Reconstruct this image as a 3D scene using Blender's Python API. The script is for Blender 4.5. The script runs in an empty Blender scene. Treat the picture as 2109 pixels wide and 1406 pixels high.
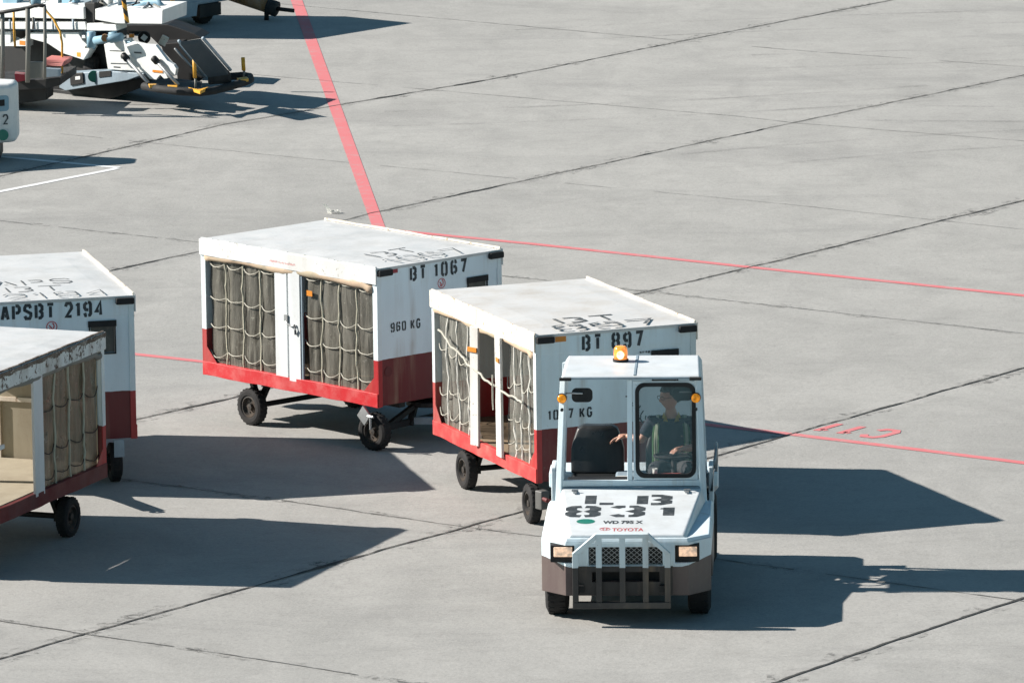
import bpy, bmesh, math, random
from mathutils import Vector, Matrix, noise
random.seed(7)
R = math.radians
scene = bpy.context.scene
COL = scene.collection

# ------------------------------------------------------------------ camera
PITCH, ROLL, CAMH = 0.173825, -0.013416, 14.0
cam = bpy.data.cameras.new('camera'); co = bpy.data.objects.new('camera', cam); COL.objects.link(co)
cam.sensor_width = 36.0; cam.lens = 262.45; cam.clip_start = 1.0; cam.clip_end = 3000
co.matrix_world = Matrix.Translation((0, 0, CAMH)) @ Matrix.Rotation(math.pi/2 - PITCH, 4, 'X') @ Matrix.Rotation(ROLL, 4, 'Z')
scene.camera = co
# ------------------------------------------------------------------ light
SUN_EL = 0.5675
SX, SY = -0.9839, 0.1785                      # horizontal direction towards the sun
w = bpy.data.worlds.new('World'); scene.world = w; w.use_nodes = True
nt = w.node_tree; bg = nt.nodes['Background']; sk = nt.nodes.new('ShaderNodeTexSky')
sk.sky_type = 'NISHITA'; sk.sun_disc = False; sk.sun_elevation = SUN_EL
sk.sun_rotation = math.atan2(SX, SY); sk.air_density = 1.0; sk.dust_density = 0.4; sk.ozone_density = 2.0
tint = nt.nodes.new('ShaderNodeMix'); tint.data_type = 'RGBA'; tint.blend_type = 'MULTIPLY'; tint.inputs[0].default_value = 1; tint.inputs[7].default_value = (.74, 1.0, .93, 1)
nt.links.new(sk.outputs[0], tint.inputs[6]); nt.links.new(tint.outputs[2], bg.inputs[0]); bg.inputs[1].default_value = 0.05
sl = bpy.data.lights.new('sun', 'SUN'); sl.energy = 5.0; sl.angle = R(0.5); sl.color = (1, .925, .85)
so = bpy.data.objects.new('sun', sl); COL.objects.link(so)
so.rotation_euler = Vector((SX*math.cos(SUN_EL), SY*math.cos(SUN_EL), math.sin(SUN_EL))).to_track_quat('Z', 'Y').to_euler()
scene.view_settings.view_transform = 'Standard'; scene.view_settings.look = 'None'
scene.view_settings.gamma = 1; scene.view_settings.exposure = 0.85

# ------------------------------------------------------------------ materials
class NT:
    def __init__(s, name):
        s.m = bpy.data.materials.new(name); s.m.use_nodes = True; s.t = s.m.node_tree; s.n = s.t.nodes
        s.b = s.n['Principled BSDF']; s.out = s.n['Material Output']
        s.tc = s.n.new('ShaderNodeTexCoord')
    def l(s, a, b): s.t.links.new(a, b)
    def noise(s, scale, detail=4, rough=.55, stretch=None, coord='Object', dist=0):
        n = s.n.new('ShaderNodeTexNoise'); n.inputs['Scale'].default_value = scale
        n.inputs['Detail'].default_value = detail; n.inputs['Roughness'].default_value = rough; n.inputs['Distortion'].default_value = dist
        src = s.tc.outputs[coord]
        if stretch:
            mp = s.n.new('ShaderNodeMapping'); mp.inputs['Scale'].default_value = stretch[:3]
            if len(stretch) > 3: mp.inputs['Rotation'].default_value = (0, 0, stretch[3])
            s.l(src, mp.inputs[0]); src = mp.outputs[0]
        s.l(src, n.inputs['Vector']); return n.outputs[0]
    def ramp(s, src, a, b, va=0., vb=1.):
        r = s.n.new('ShaderNodeMapRange'); s.l(src, r.inputs[0]); r.inputs[1].default_value = a; r.inputs[2].default_value = b
        r.inputs[3].default_value = va; r.inputs[4].default_value = vb; r.clamp = True; return r.outputs[0]
    def mix(s, f, a, b):
        m = s.n.new('ShaderNodeMix'); m.data_type = 'RGBA'
        if isinstance(f, (int, float)): m.inputs[0].default_value = f
        else: s.l(f, m.inputs[0])
        for v, i in ((a, 6), (b, 7)):
            if isinstance(v, tuple): m.inputs[i].default_value = (*v[:3], 1)
            else: s.l(v, m.inputs[i])
        return m.outputs[2]
    def math(s, op, a, b=None):
        m = s.n.new('ShaderNodeMath'); m.operation = op
        for v, i in ((a, 0), (b, 1)):
            if v is None: continue
            if isinstance(v, (int, float)): m.inputs[i].default_value = v
            else: s.l(v, m.inputs[i])
        return m.outputs[0]
    def bump(s, h, strength=.3, dist=.01):
        b = s.n.new('ShaderNodeBump'); b.inputs['Strength'].default_value = strength; b.inputs['Distance'].default_value = dist
        s.l(h, b.inputs['Height']); s.l(b.outputs[0], s.b.inputs['Normal'])
    def base(s, c):
        if isinstance(c, tuple): s.b.inputs['Base Color'].default_value = (*c[:3], 1)
        else: s.l(c, s.b.inputs['Base Color'])
    def rough(s, v):
        if isinstance(v, (int, float)): s.b.inputs['Roughness'].default_value = v
        else: s.l(v, s.b.inputs['Roughness'])
    def sepxyz(s, coord='Object'):
        x = s.n.new('ShaderNodeSeparateXYZ'); s.l(s.tc.outputs[coord], x.inputs[0]); return x.outputs

def paint(name, col, rough=.45, dirt=(.28, .25, .2), amt=.35, scale=3., chips=None, chip_amt=.64, metallic=0., bump=.1, streak=True, col2=None):
    n = NT(name)
    c = col if col2 is None else n.mix(n.ramp(n.noise(2.2, 3), .35, .65), col, col2)
    d = n.ramp(n.noise(scale, 6, .65, (1, 1, .25) if streak else None), .45, .8, 0, amt)
    c = n.mix(d, c, dirt)
    g = n.ramp(n.noise(scale*9, 4, .7), .55, .8, 0, amt*.7)
    c = n.mix(g, c, dirt)
    if chips:
        k = n.ramp(n.noise(14, 8, .72, dist=.4), chip_amt, chip_amt+.03)
        c = n.mix(k, c, chips)
    n.base(c); n.rough(n.ramp(n.noise(5, 4), .3, .7, rough-.08, rough+.15)); n.b.inputs['Metallic'].default_value = metallic
    n.bump(n.noise(30, 4), bump, .004)
    return n.m

def two_tone(name, up, low, zc, slope=0., chips=None, chip_amt=.66, amt=.3, dirt=(.3, .27, .22)):
    n = NT(name); o = n.sepxyz()
    z = o[2]
    zz = n.math('ADD', z, n.math('MULTIPLY', n.math('SUBTRACT', n.noise(9, 3), .5), .012))
    if slope: zz = n.math('SUBTRACT', zz, n.math('MULTIPLY', n.math('MAXIMUM', n.math('SUBTRACT', n.math('ABSOLUTE', o[0]), .5), 0.), slope))
    f = n.math('GREATER_THAN', zz, zc)
    c = n.mix(f, low, up)
    c = n.mix(n.ramp(n.noise(2.2, 6, .62, (1, 1, .2)), .42, .8, 0, amt), c, dirt)
    c = n.mix(n.ramp(n.noise(22, 5, .7), .6, .78, 0, amt), c, dirt)
    c = n.mix(n.math('MULTIPLY', n.ramp(n.noise(7, 5, .6, (1, 1, .07)), .52, .72), n.ramp(n.noise(1.3, 3), .42, .6, 0, .5)), c, (.33, .24, .16))
    if chips: c = n.mix(n.ramp(n.noise(16, 8, .75, dist=.5), chip_amt, chip_amt+.02), c, chips)
    n.base(c); n.rough(.45); n.bump(n.noise(3.5, 4), .3, .02)
    return n.m

WHITE = (.64, .68, .70)
M = {}
M['white'] = paint('white_paint', WHITE, .4, amt=.32, chips=(.3, .28, .26), chip_amt=.71)
M['roof'] = paint('roof_paint', (.60, .61, .61), .45, dirt=(.34, .33, .30), amt=.5, scale=2.2, streak=False, bump=.4, chips=(.4, .37, .32), chip_amt=.72)
M['roof_worn'] = paint('roof_paint_worn', (.60, .60, .59), .48, dirt=(.34, .3, .24), amt=.6, scale=2.5, streak=False, chips=(.3, .24, .17), chip_amt=.7)
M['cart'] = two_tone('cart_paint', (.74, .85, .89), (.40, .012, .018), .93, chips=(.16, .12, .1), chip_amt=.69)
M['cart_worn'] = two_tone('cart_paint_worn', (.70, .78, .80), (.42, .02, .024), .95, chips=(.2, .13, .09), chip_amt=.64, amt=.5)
M['panel'] = two_tone('end_wall_paint_shaded', (.76, .88, .94), (.14, .008, .012), .93, chips=(.16, .12, .1), chip_amt=.75, amt=.2, dirt=(.16, .13, .11))  # shaded copy of the cart paint: lower red darkened for the unlit end wall
M['panel_worn'] = two_tone('end_wall_paint_worn_shaded', (.75, .87, .92), (.15, .010, .014), .95, chips=(.2, .15, .12), chip_amt=.72, amt=.35)  # worn version, with the same shade put into its red
M['red'] = paint('red_paint', (.5, .014, .02), .5, dirt=(.62, .3, .28), amt=.4, scale=5, chips=(.7, .55, .52), chip_amt=.71, streak=False)
M['red_worn'] = paint('red_paint_faded', (.56, .045, .045), .55, dirt=(.55, .2, .16), amt=.6, scale=5, chips=(.2, .1, .07), chip_amt=.67, streak=False)
M['red_dark'] = paint('red_paint_grimy_shaded', (.12, .012, .014), .6, dirt=(.08, .04, .04), amt=.6)  # grimy red, base deepened further to carry the shade on the side beam
M['board_worn'] = paint('worn_white_board', (.62, .62, .6), .55, dirt=(.35, .3, .24), amt=.5, chips=(.2, .17, .14), chip_amt=.62, scale=5)
M['fascia'] = paint('white_fascia', (.64, .66, .66), .5, dirt=(.4, .36, .3), amt=.4, chips=(.36, .33, .28), chip_amt=.61)
M['fascia_worn'] = paint('peeling_cream_fascia', (.76, .72, .64), .6, dirt=(.5, .36, .24), amt=.8, chips=(.32, .23, .15), chip_amt=.59, scale=5)
M['fascia_rust'] = paint('rusty_peeling_fascia', (.7, .71, .7), .7, dirt=(.22, .15, .1), amt=.75, chips=(.09, .055, .035), chip_amt=.55, scale=6)
M['rust_edge'] = paint('rotten_roof_edge', (.11, .075, .055), .8, dirt=(.36, .32, .28), amt=.8, chips=(.45, .42, .38), chip_amt=.57, scale=9)
M['black'] = paint('black_metal', (.007, .008, .009), .6, dirt=(.02, .019, .018), amt=.5)
M['rubber'] = paint('rubber', (.014, .015, .016), .8, dirt=(.045, .042, .04), amt=.5, scale=6)
M['tyre'] = paint('tyre_rubber', (.010, .010, .011), .85, dirt=(.04, .036, .032), amt=.6, scale=4, streak=False)
M['rim'] = paint('greasy_rim', (.025, .023, .021), .6, dirt=(.11, .065, .03), amt=.7, scale=8)
M['ink'] = paint('stencil_paint', (.022, .03, .036), .6, dirt=(.4, .42, .43), amt=.25, scale=12, streak=False, chips=(.5, .52, .54), chip_amt=.7)
M['ink_roof'] = paint('faded_stencil_paint', (.05, .06, .065), .6, dirt=(.5, .5, .5), amt=.5, scale=8, streak=False, chips=(.6, .6, .6), chip_amt=.62)
M['red_ink'] = paint('red_sticker', (.5, .05, .06), .5, amt=.1)
M['orange'] = paint('orange_reflector', (.62, .22, .02), .35, amt=.15)
M['red_reflector'] = paint('red_reflector', (.3, .012, .03), .3, amt=.15)
M['pane_dark'] = paint('dark_pane', (.05, .055, .05), .5, amt=.4)
M['guard_grey'] = paint('greasy_grey_metal', (.12, .12, .115), .5, amt=.6, dirt=(.03, .03, .03))
M['wood'] = paint('worn_floor_boards', (.26, .19, .12), .75, dirt=(.1, .075, .05), amt=.7, scale=5, chips=(.5, .42, .3), chip_amt=.68)
M['wood_pale'] = paint('pale_plywood', (.36, .32, .24), .75, dirt=(.2, .16, .11), amt=.6, scale=3, chips=(.62, .6, .55), chip_amt=.7)
M['steel'] = paint('bare_steel', (.38, .4, .41), .4, amt=.5, dirt=(.12, .1, .09), metallic=.6)
M['bluegrey'] = paint('blue_grey_metal', (.28, .36, .42), .5, amt=.5, dirt=(.08, .08, .09))
M['rope'] = paint('white_rope', (.45, .44, .38), .9, amt=.4, scale=20)
M['strap'] = paint('pale_strap', (.5, .48, .38), .85, dirt=(.2, .17, .12), amt=.6, scale=6, streak=False)
M['strap_white'] = paint('white_strap', (.68, .67, .62), .85, dirt=(.3, .27, .2), amt=.5, scale=6, streak=False)
M['roll'] = paint('rolled_tarpaulin', (.4, .34, .24), .8, dirt=(.2, .19, .15), amt=.85, scale=2.2, streak=False, col2=(.66, .46, .32))
M['brown'] = paint('brown_paint', (.16, .115, .105), .5, dirt=(.26, .2, .18), amt=.5, scale=5)
M['tug'] = two_tone('tug_paint', (.70, .82, .88), (.10, .07, .068), .52, slope=.25, chips=(.22, .19, .17), chip_amt=.705, amt=.3)
M['guard'] = two_tone('guard_paint', (.66, .76, .80), (.03, .028, .029), .535, chips=(.1, .09, .08), chip_amt=.68, amt=.2)
M['seat'] = paint('black_vinyl', (.02, .022, .023), .32, amt=.3, dirt=(.07, .07, .07), scale=4)
M['green'] = paint('green_disc', (.0, .18, .13), .45, amt=.15)
M['yellow'] = paint('yellow_paint', (.7, .36, .03), .5, amt=.35, chips=(.2, .15, .1), chip_amt=.68)
M['slate'] = paint('slate_belt', (.035, .055, .07), .6, amt=.35, dirt=(.07, .09, .1))
M['pink'] = paint('red_load', (.6, .2, .18), .6, amt=.3)
M['grey_post'] = paint('grey_post_paint', (.17, .17, .155), .6, amt=.5)
M['white_gse'] = paint('white_machine_paint', (.74, .76, .75), .45, amt=.3, dirt=(.2, .2, .2), chips=(.3, .25, .2), chip_amt=.72)
M['blue_gse'] = paint('pale_blue_paint', (.22, .38, .48), .5, amt=.5, dirt=(.06, .07, .08))
M['rustbrown'] = paint('rusty_brown_metal', (.24, .12, .04), .6, dirt=(.5, .45, .4), amt=.55, scale=5)

def film(name, col, alpha_lo, alpha_hi):
    n = NT(name)
    c = n.mix(n.ramp(n.noise(2.0, 6, .7, (1, 1, .3)), .35, .7), col, tuple(min(1, v*3.2) for v in col))
    c = n.mix(n.ramp(n.noise(9, 6, .7, (1, 2.2, .12)), .5, .78, 0, .75), c, tuple(min(1, v*6) for v in col))
    c = n.mix(n.ramp(n.noise(10, 6, .75, dist=.8), .6, .72, 0, .6), c, (.5, .48, .42))
    n.base(c); n.rough(n.ramp(n.noise(6, 3), .3, .7, .22, .5))
    n.l(n.ramp(n.noise(1.7, 5, .7), .35, .7, alpha_lo, alpha_hi), n.b.inputs['Alpha'])
    n.bump(n.noise(11, 4, .6, (1, 1, .35)), .5, .03)
    return n.m
M['film'] = film('dirty_plastic_film', (.052, .05, .042), .72, .98)
M['film_clear'] = film('torn_clear_film', (.085, .085, .075), .35, .92)
M['film_tan'] = film('tan_plastic_film', (.06, .05, .034), .9, 1.)

def glass(name, col, alpha):
    n = NT(name); n.base(col); n.rough(.05); n.b.inputs['Alpha'].default_value = alpha
    n.b.inputs['IOR'].default_value = 1.45; return n.m
M['glass'] = glass('windscreen_glass', (.12, .21, .23), .27)
def emis(name, col, e, strength, rough=.2):
    n = NT(name); n.base(col); n.rough(rough)
    f = n.ramp(n.noise(28, 3), .35, .65, .25, 1)
    n.b.inputs['Emission Color'].default_value = (*e, 1); n.l(n.math('MULTIPLY', f, strength), n.b.inputs['Emission Strength']); return n.m
M['beacon'] = emis('amber_beacon', (.75, .22, .02), (1, .32, .08), .75)
M['beacon_core'] = emis('beacon_flash', (1, .7, .4), (1, .62, .3), 2.2)
M['amber'] = emis('amber_lens', (.7, .25, .01), (1, .35, .02), .35)
M['head_lens'] = emis('headlight_lens', (.6, .5, .42), (1, .62, .38), .5, .1)
def skin_mat(name, col):
    n = NT(name); n.base(n.mix(n.ramp(n.noise(12, 3), .3, .7), col, tuple(v*.85 for v in col))); n.rough(.5)
    n.b.inputs['Subsurface Weight'].default_value = .1; n.b.inputs['Subsurface Scale'].default_value = .01; return n.m
M['skin'] = skin_mat('skin', (.5, .27, .19))
M['hair'] = paint('black_hair', (.012, .011, .011), .5, amt=0, bump=.6)
M['shirt'] = paint('navy_shirt', (.012, .02, .035), .85, amt=.2, bump=.8, dirt=(.02, .04, .06), scale=5)
M['collar'] = paint('yellow_collar', (.6, .45, .06), .8, amt=.1)
M['vest'] = paint('green_vest', (.12, .28, .12), .7, amt=.2)
M['vest_band'] = paint('reflective_band', (.6, .66, .5), .4, amt=.15)
M['trousers'] = paint('dark_trousers', (.03, .035, .045), .85, amt=.2)
M['paper'] = paint('white_paper', (.8, .8, .76), .8, amt=.1)

# ------------------------------------------------------------------ mesh helpers
def BM(): return bmesh.new()
def box(bm, c, s, rot=None):
    """c centre, s full size"""
    m = Matrix.Translation(c)
    if rot is not None: m = m @ rot
    m = m @ Matrix.Diagonal((s[0], s[1], s[2], 1))
    bmesh.ops.create_cube(bm, size=1, matrix=m); return bm
def rbox(bm, x0, x1, y0, y1, z0, z1): return box(bm, ((x0+x1)/2, (y0+y1)/2, (z0+z1)/2), (abs(x1-x0), abs(y1-y0), abs(z1-z0)))
def cyl(bm, p0, p1, r, seg=16, r2=None):
    p0, p1 = Vector(p0), Vector(p1); d = p1-p0
    q = d.to_track_quat('Z', 'Y').to_matrix().to_4x4()
    bmesh.ops.create_cone(bm, cap_ends=True, segments=seg, radius1=r, radius2=r if r2 is None else r2, depth=d.length, matrix=Matrix.Translation((p0+p1)/2) @ q); return bm
def beam(bm, p0, p1, wx, wz):
    p0, p1 = Vector(p0), Vector(p1); d = p1-p0
    q = d.to_track_quat('Y', 'Z').to_matrix().to_4x4()
    return box(bm, (p0+p1)/2, (wx, d.length, wz), q)
def tube(bm, pts, r, seg=8):
    pts = [Vector(p) for p in pts]; rings = []
    rr = r if callable(r) else (lambda t: r)
    up = Vector((.13, .21, .97)).normalized(); n = len(pts)
    for i, p in enumerate(pts):
        d = (pts[min(i+1, n-1)] - pts[max(i-1, 0)]).normalized()
        a = d.cross(up)
        if a.length < .1: a = d.cross(Vector((1, 0, 0)))
        a.normalize(); b = d.cross(a)
        rad = rr(i/max(1, n-1))
        rings.append([bm.verts.new(p + rad*(math.cos(2*math.pi*k/seg)*a + math.sin(2*math.pi*k/seg)*b)) for k in range(seg)])
    for A, B in zip(rings, rings[1:]):
        for k in range(seg): bm.faces.new((A[k], A[(k+1) % seg], B[(k+1) % seg], B[k]))
    bm.faces.new(rings[0][::-1]); bm.faces.new(rings[-1]); return bm
def prism(bm, poly, z0, z1):
    a = [bm.verts.new((x, y, z0)) for x, y in poly]; b = [bm.verts.new((x, y, z1)) for x, y in poly]
    bm.faces.new(a[::-1]); bm.faces.new(b)
    for i in range(len(poly)): j = (i+1) % len(poly); bm.faces.new((a[i], a[j], b[j], b[i]))
    return bm
def hexa(bm, lo, hi):
    """lo, hi: 4 points each (ccw from above)"""
    a = [bm.verts.new(p) for p in lo]; b = [bm.verts.new(p) for p in hi]; n = len(lo)
    bm.faces.new(a[::-1]); bm.faces.new(b)
    for i in range(n): j = (i+1) % n; bm.faces.new((a[i], a[j], b[j], b[i]))
    return bm
def lathe(bm, prof, c, axis='X', seg=32):
    """prof: (offset along axis, radius); closed loop"""
    rings = []
    for k in range(seg):
        t = 2*math.pi*k/seg; cs, sn = math.cos(t), math.sin(t); ring = []
        for o, r in prof:
            p = {'X': (o, r*cs, r*sn), 'Z': (r*cs, r*sn, o), 'Y': (r*cs, o, r*sn)}[axis]
            ring.append(bm.verts.new(Vector(c)+Vector(p)))
        rings.append(ring)
    m = len(prof)
    for k in range(seg):
        A, B = rings[k], rings[(k+1) % seg]
        for i in range(m): j = (i+1) % m; bm.faces.new((A[i], A[j], B[j], B[i]))
    return bm
def link(name, me, parent=None):
    o = bpy.data.objects.new(name, me); COL.objects.link(o)
    if parent: o.parent = parent
    return o
def part(name, bm, mat, parent=None, bevel=0., smooth=False, label=None, seg=2):
    bmesh.ops.recalc_face_normals(bm, faces=bm.faces)
    me = bpy.data.meshes.new(name); bm.to_mesh(me); bm.free()
    me.materials.append(M[mat] if isinstance(mat, str) else mat)
    o = link(name, me, parent)
    if smooth:
        for p in me.polygons: p.use_smooth = True
    if bevel:
        b = o.modifiers.new('bevel', 'BEVEL'); b.width = bevel; b.segments = seg; b.limit_method = 'ANGLE'; b.angle_limit = R(40)
    if label: o['label'] = label
    return o
def thing(name, label, cat, loc=(0, 0, 0), rz=0., group=None):
    o = bpy.data.objects.new(name, None); COL.objects.link(o); o.location = loc; o.rotation_euler = (0, 0, rz)
    o.empty_display_size = .2
    return tag(o, label, cat, group)
def tag(o, label, cat, group=None):
    o['label'] = label; o['category'] = cat
    if group: o['group'] = group
    return o
def cut(o, bm):
    me = bpy.data.meshes.new('cutter'); bmesh.ops.recalc_face_normals(bm, faces=bm.faces); bm.to_mesh(me); bm.free()
    c = link('cutter', me); c.parent = o.parent
    md = o.modifiers.new('b', 'BOOLEAN'); md.operation = 'DIFFERENCE'; md.solver = 'EXACT'; md.object = c
    bpy.context.view_layer.update()
    dg = bpy.context.evaluated_depsgraph_get()
    bev = [m for m in o.modifiers if m.type == 'BEVEL']
    for m in bev: m.show_viewport = False
    dg.update()
    new = bpy.data.meshes.new_from_object(o.evaluated_get(dg)); o.modifiers.remove(md); o.data = new
    for m in bev: m.show_viewport = True
    bpy.data.objects.remove(c)

# ------------------------------------------------------------------ stencil lettering
def mir(s): return [(1-x, y) for x, y in s]
def rot(s): return [(1-x, 1-y) for x, y in s]
_l8 = [(.42, 1), (.14, .98), (0, .87), (0, .65), (.2, .5), (0, .35), (0, .13), (.14, .02), (.42, 0)]
_l0 = [(.42, 1), (.14, .98), (0, .87), (0, .13), (.14, .02), (.42, 0)]
_6 = [[(1, .8), (.85, 1), (.62, 1)], _l0, [(.6, 0), (1, .18), (1, .4), (.8, .56), (.36, .56)]]
G = {'B': [[(0, 0), (0, 1)], [(.36, 1), (.72, 1), (1, .87), (1, .63), (.74, .5), (1, .37), (1, .13), (.72, 0), (.36, 0)]],
 'T': [[(.5, 0), (.5, .84)], [(0, 1), (1, 1)]], '1': [[(.66, 0), (.66, 1)], [(0, .76), (.3, .88)]], '0': [_l0, mir(_l0)], '6': _6, '9': [rot(s) for s in _6],
 '7': [[(0, 1), (1, 1), (.42, 0)]], '8': [_l8, mir(_l8)], '2': [[(0, .76), (.2, 1), (.8, 1), (1, .8), (1, .6), (.12, 0), (1, 0)]],
 '3': [[(0, .85), (.2, 1), (.42, 1)], [(.58, 1), (.8, 1), (1, .86), (1, .64), (.74, .5), (1, .36), (1, .14), (.8, 0), (.58, 0)], [(.42, 0), (.2, 0), (0, .15)]],
 '4': [[(.78, 0), (.78, 1), (.02, .3), (.5, .3)]], 'A': [[(0, 0), (.42, 1)], [(.6, 1), (1, 0)], [(.42, .28), (.6, .28)]],
 'P': [[(0, 0), (0, 1)], [(.36, 1), (.75, 1), (1, .86), (1, .6), (.75, .47), (.36, .47)]],
 'S': [[(1, .78), (.8, 1), (.2, 1), (0, .82), (0, .64), (1, .38), (1, .18), (.8, 0), (.2, 0), (0, .2)]],
 'K': [[(0, 0), (0, 1)], [(1, 1), (.42, .5), (1, 0)]],
 'G': [[(1, .78), (.75, 1), (.25, 1), (0, .8), (0, .2), (.25, 0), (.75, 0), (1, .2), (1, .45), (.62, .45)]],
 'C': [[(1, .78), (.75, 1), (.25, 1), (0, .8), (0, .2), (.25, 0), (.75, 0), (1, .22)]],
 'L': [[(0, 0), (0, 1)], [(.4, 0), (1, 0)]], '.': [[(.4, .45), (.6, .45)]], ' ': []}
def ribbon(bm, pts, t, o, u, v):
    P = [Vector((x, y)) for x, y in pts]; n = len(P); L = []; Rr = []
    for i in range(n):
        d0 = (P[i]-P[i-1]).normalized() if i else (P[1]-P[0]).normalized()
        d1 = (P[i+1]-P[i]).normalized() if i < n-1 else d0
        n0, n1 = Vector((-d0.y, d0.x)), Vector((-d1.y, d1.x)); m = (n0+n1)
        if m.length < .2: m = n0
        m.normalize(); k = min(1.6, 1/max(.3, m.dot(n0)))
        L.append(P[i]+m*t/2*k); Rr.append(P[i]-m*t/2*k)
    f = lambda p: Vector(o)+Vector(u)*p.x+Vector(v)*p.y
    a = [bm.verts.new(f(p)) for p in L]; b = [bm.verts.new(f(p)) for p in Rr]
    for i in range(n-1): bm.faces.new((a[i], b[i], b[i+1], a[i+1]))
def lettering(bm, txt, o, u, v, h, wd, gap, t, jit=0.):
    """o = lower left, u/v unit vectors, widths in metres; t stroke"""
    x = 0; u = Vector(u); v = Vector(v); k = 0
    for ch in txt:
        cw = wd*{'1': .6, ' ': .7, '.': .4}.get(ch, 1)
        for s in G[ch]:
            dy = random.uniform(-jit, jit)
            ribbon(bm, [(x+t/2+px*(cw-t), t/2+py*(h-t)+dy) for px, py in s], t, Vector(o), u, v)
        x += cw+gap
    return bm
def font_mesh(txt, mat, parent, name, o, u, v, h, width=None, extr=0., bold=0.):
    cu = bpy.data.curves.new(name, 'FONT'); cu.body = txt; cu.size = h/.72; cu.offset = bold
    ob = bpy.data.objects.new(name, cu); COL.objects.link(ob)
    bpy.context.view_layer.update(); dg = bpy.context.evaluated_depsgraph_get()
    me = bpy.data.meshes.new_from_object(ob.evaluated_get(dg)); bpy.data.objects.remove(ob)
    xs = [q.co.x for q in me.vertices]; sx = 1 if width is None else width/(max(xs)-min(xs)); x0 = min(xs)
    u = Vector(u).normalized(); v = Vector(v).normalized()
    for q in me.vertices: q.co = Vector(o)+u*(q.co.x-x0)*sx+v*q.co.y
    me.materials.clear(); me.materials.append(M[mat])
    return link(name, me, parent)

# ------------------------------------------------------------------ ground
def ground_mat():
    n = NT('apron_concrete')
    c = n.mix(n.ramp(n.noise(.22, 5, .6), .3, .7), (.332, .330, .313), (.385, .382, .362))
    SP = n.sepxyz(); ga = .9317
    iu = n.math('FLOOR', n.math('DIVIDE', n.math('ADD', n.math('ADD', n.math('MULTIPLY', SP[0], math.cos(ga)), n.math('MULTIPLY', SP[1], math.sin(ga))), 2.1), 5.85))
    iv = n.math('FLOOR', n.math('DIVIDE', n.math('SUBTRACT', n.math('SUBTRACT', n.math('MULTIPLY', SP[1], math.cos(ga)), n.math('MULTIPLY', SP[0], math.sin(ga))), 35.7), 6.1))
    wn = n.n.new('ShaderNodeTexWhiteNoise'); wn.noise_dimensions = '2D'; cb = n.n.new('ShaderNodeCombineXYZ'); n.l(iu, cb.inputs[0]); n.l(iv, cb.inputs[1]); n.l(cb.outputs[0], wn.inputs['Vector'])
    c = n.mix(n.ramp(wn.outputs[0], 0, 1, 0, .2), c, (.24, .245, .24))
    c = n.mix(n.ramp(n.noise(1.1, 7, .68, (1, .55, 1, .6), dist=.6), .42, .70, 0, .62), c, (.25, .25, .238))
    c = n.mix(n.ramp(n.noise(.5, 8, .75, (.35, 1, 1, .63), dist=.8), .52, .74, 0, .6), c, (.2, .2, .195))
    c = n.mix(n.ramp(n.noise(3.2, 8, .75, (.7, 1, 1, .3)), .52, .8, 0, .5), c, (.2, .195, .18))
    c = n.mix(n.ramp(n.noise(2.1, 6, .7), .58, .8, 0, .5), c, (.46, .46, .44))
    c = n.mix(n.ramp(n.noise(11, 7, .8, dist=.5), .5, .72, 0, .42), c, (.2, .197, .19))
    c = n.mix(n.ramp(n.noise(26, 5, .8), .48, .75, 0, .55), c, (.15, .147, .142))
    c = n.mix(n.ramp(n.noise(48, 3, .8), .52, .75, 0, .5), c, (.5, .49, .46))
    # scattered dark specks and scuffs
    c = n.mix(n.math('MULTIPLY', n.ramp(n.noise(5.5, 6, .8, (.6, 1, 1, .2), dist=1.5), .66, .72), .65), c, (.1, .1, .1))
    n.base(c); n.rough(.88); n.bump(n.noise(18, 6, .7), .25, .02)
    return n.m
bm = BM()
bmesh.ops.create_grid(bm, x_segments=1, y_segments=1, size=900, matrix=Matrix.Translation((0, 500, 0)))
g = part('ground', bm, ground_mat()); g['kind'] = 'structure'

def strip(bm, pts, wd, z, rag=.0, step=.12, gaps=0., wj=.3, seed=0., fat=0.):
    """ragged strip through ground points"""
    P = [Vector((*p, 0)) for p in pts]
    for A, B in zip(P, P[1:]):
        d = B-A; L = d.length; n = max(1, int(L/step)); nn = Vector((-d.y, d.x, 0)).normalized(); prev = None
        for i in range(n+1):
            p = A+d*i/n
            s1 = noise.noise(Vector((p.x*2.1+seed, p.y*2.1, 3)))
            s2 = noise.noise(Vector((p.x*7+seed, p.y*7, 9)))
            off = nn*(s1*rag + s2*rag*.5)*(1 if 0 < i < n else .0)
            ww = wd*(1+wj*s2)
            if fat:
                f = noise.noise(Vector((p.x*.9+seed*3, p.y*.9, 5)))
                if f > .25: ww *= 1+fat*(f-.25)*4
            a, b = bm.verts.new(p+off+nn*ww/2+Vector((0, 0, z))), bm.verts.new(p+off-nn*ww/2+Vector((0, 0, z)))
            if prev and not (gaps and noise.noise(Vector((p.x*1.3+seed, p.y*1.3, 20))) > gaps): bm.faces.new((prev[0], prev[1], b, a))
            prev = (a, b)
M['joint'] = paint('joint_sealant', (.035, .036, .036), .9, dirt=(.12, .12, .11), amt=.5, streak=False)
M['crack'] = paint('fine_joint', (.1, .1, .097), .9, dirt=(.2, .2, .19), amt=.6, streak=False)
def ext(l, a, b):
    (x0, y0), (x1, y1) = l[0], l[1]; (x2, y2), (x3, y3) = l[-2], l[-1]
    k = a/math.hypot(x1-x0, y1-y0); m = b/math.hypot(x3-x2, y3-y2)
    return [(x0-(x1-x0)*k, y0-(y1-y0)*k)]+l+[(x3+(x3-x2)*m, y3+(y3-y2)*m)]
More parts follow.
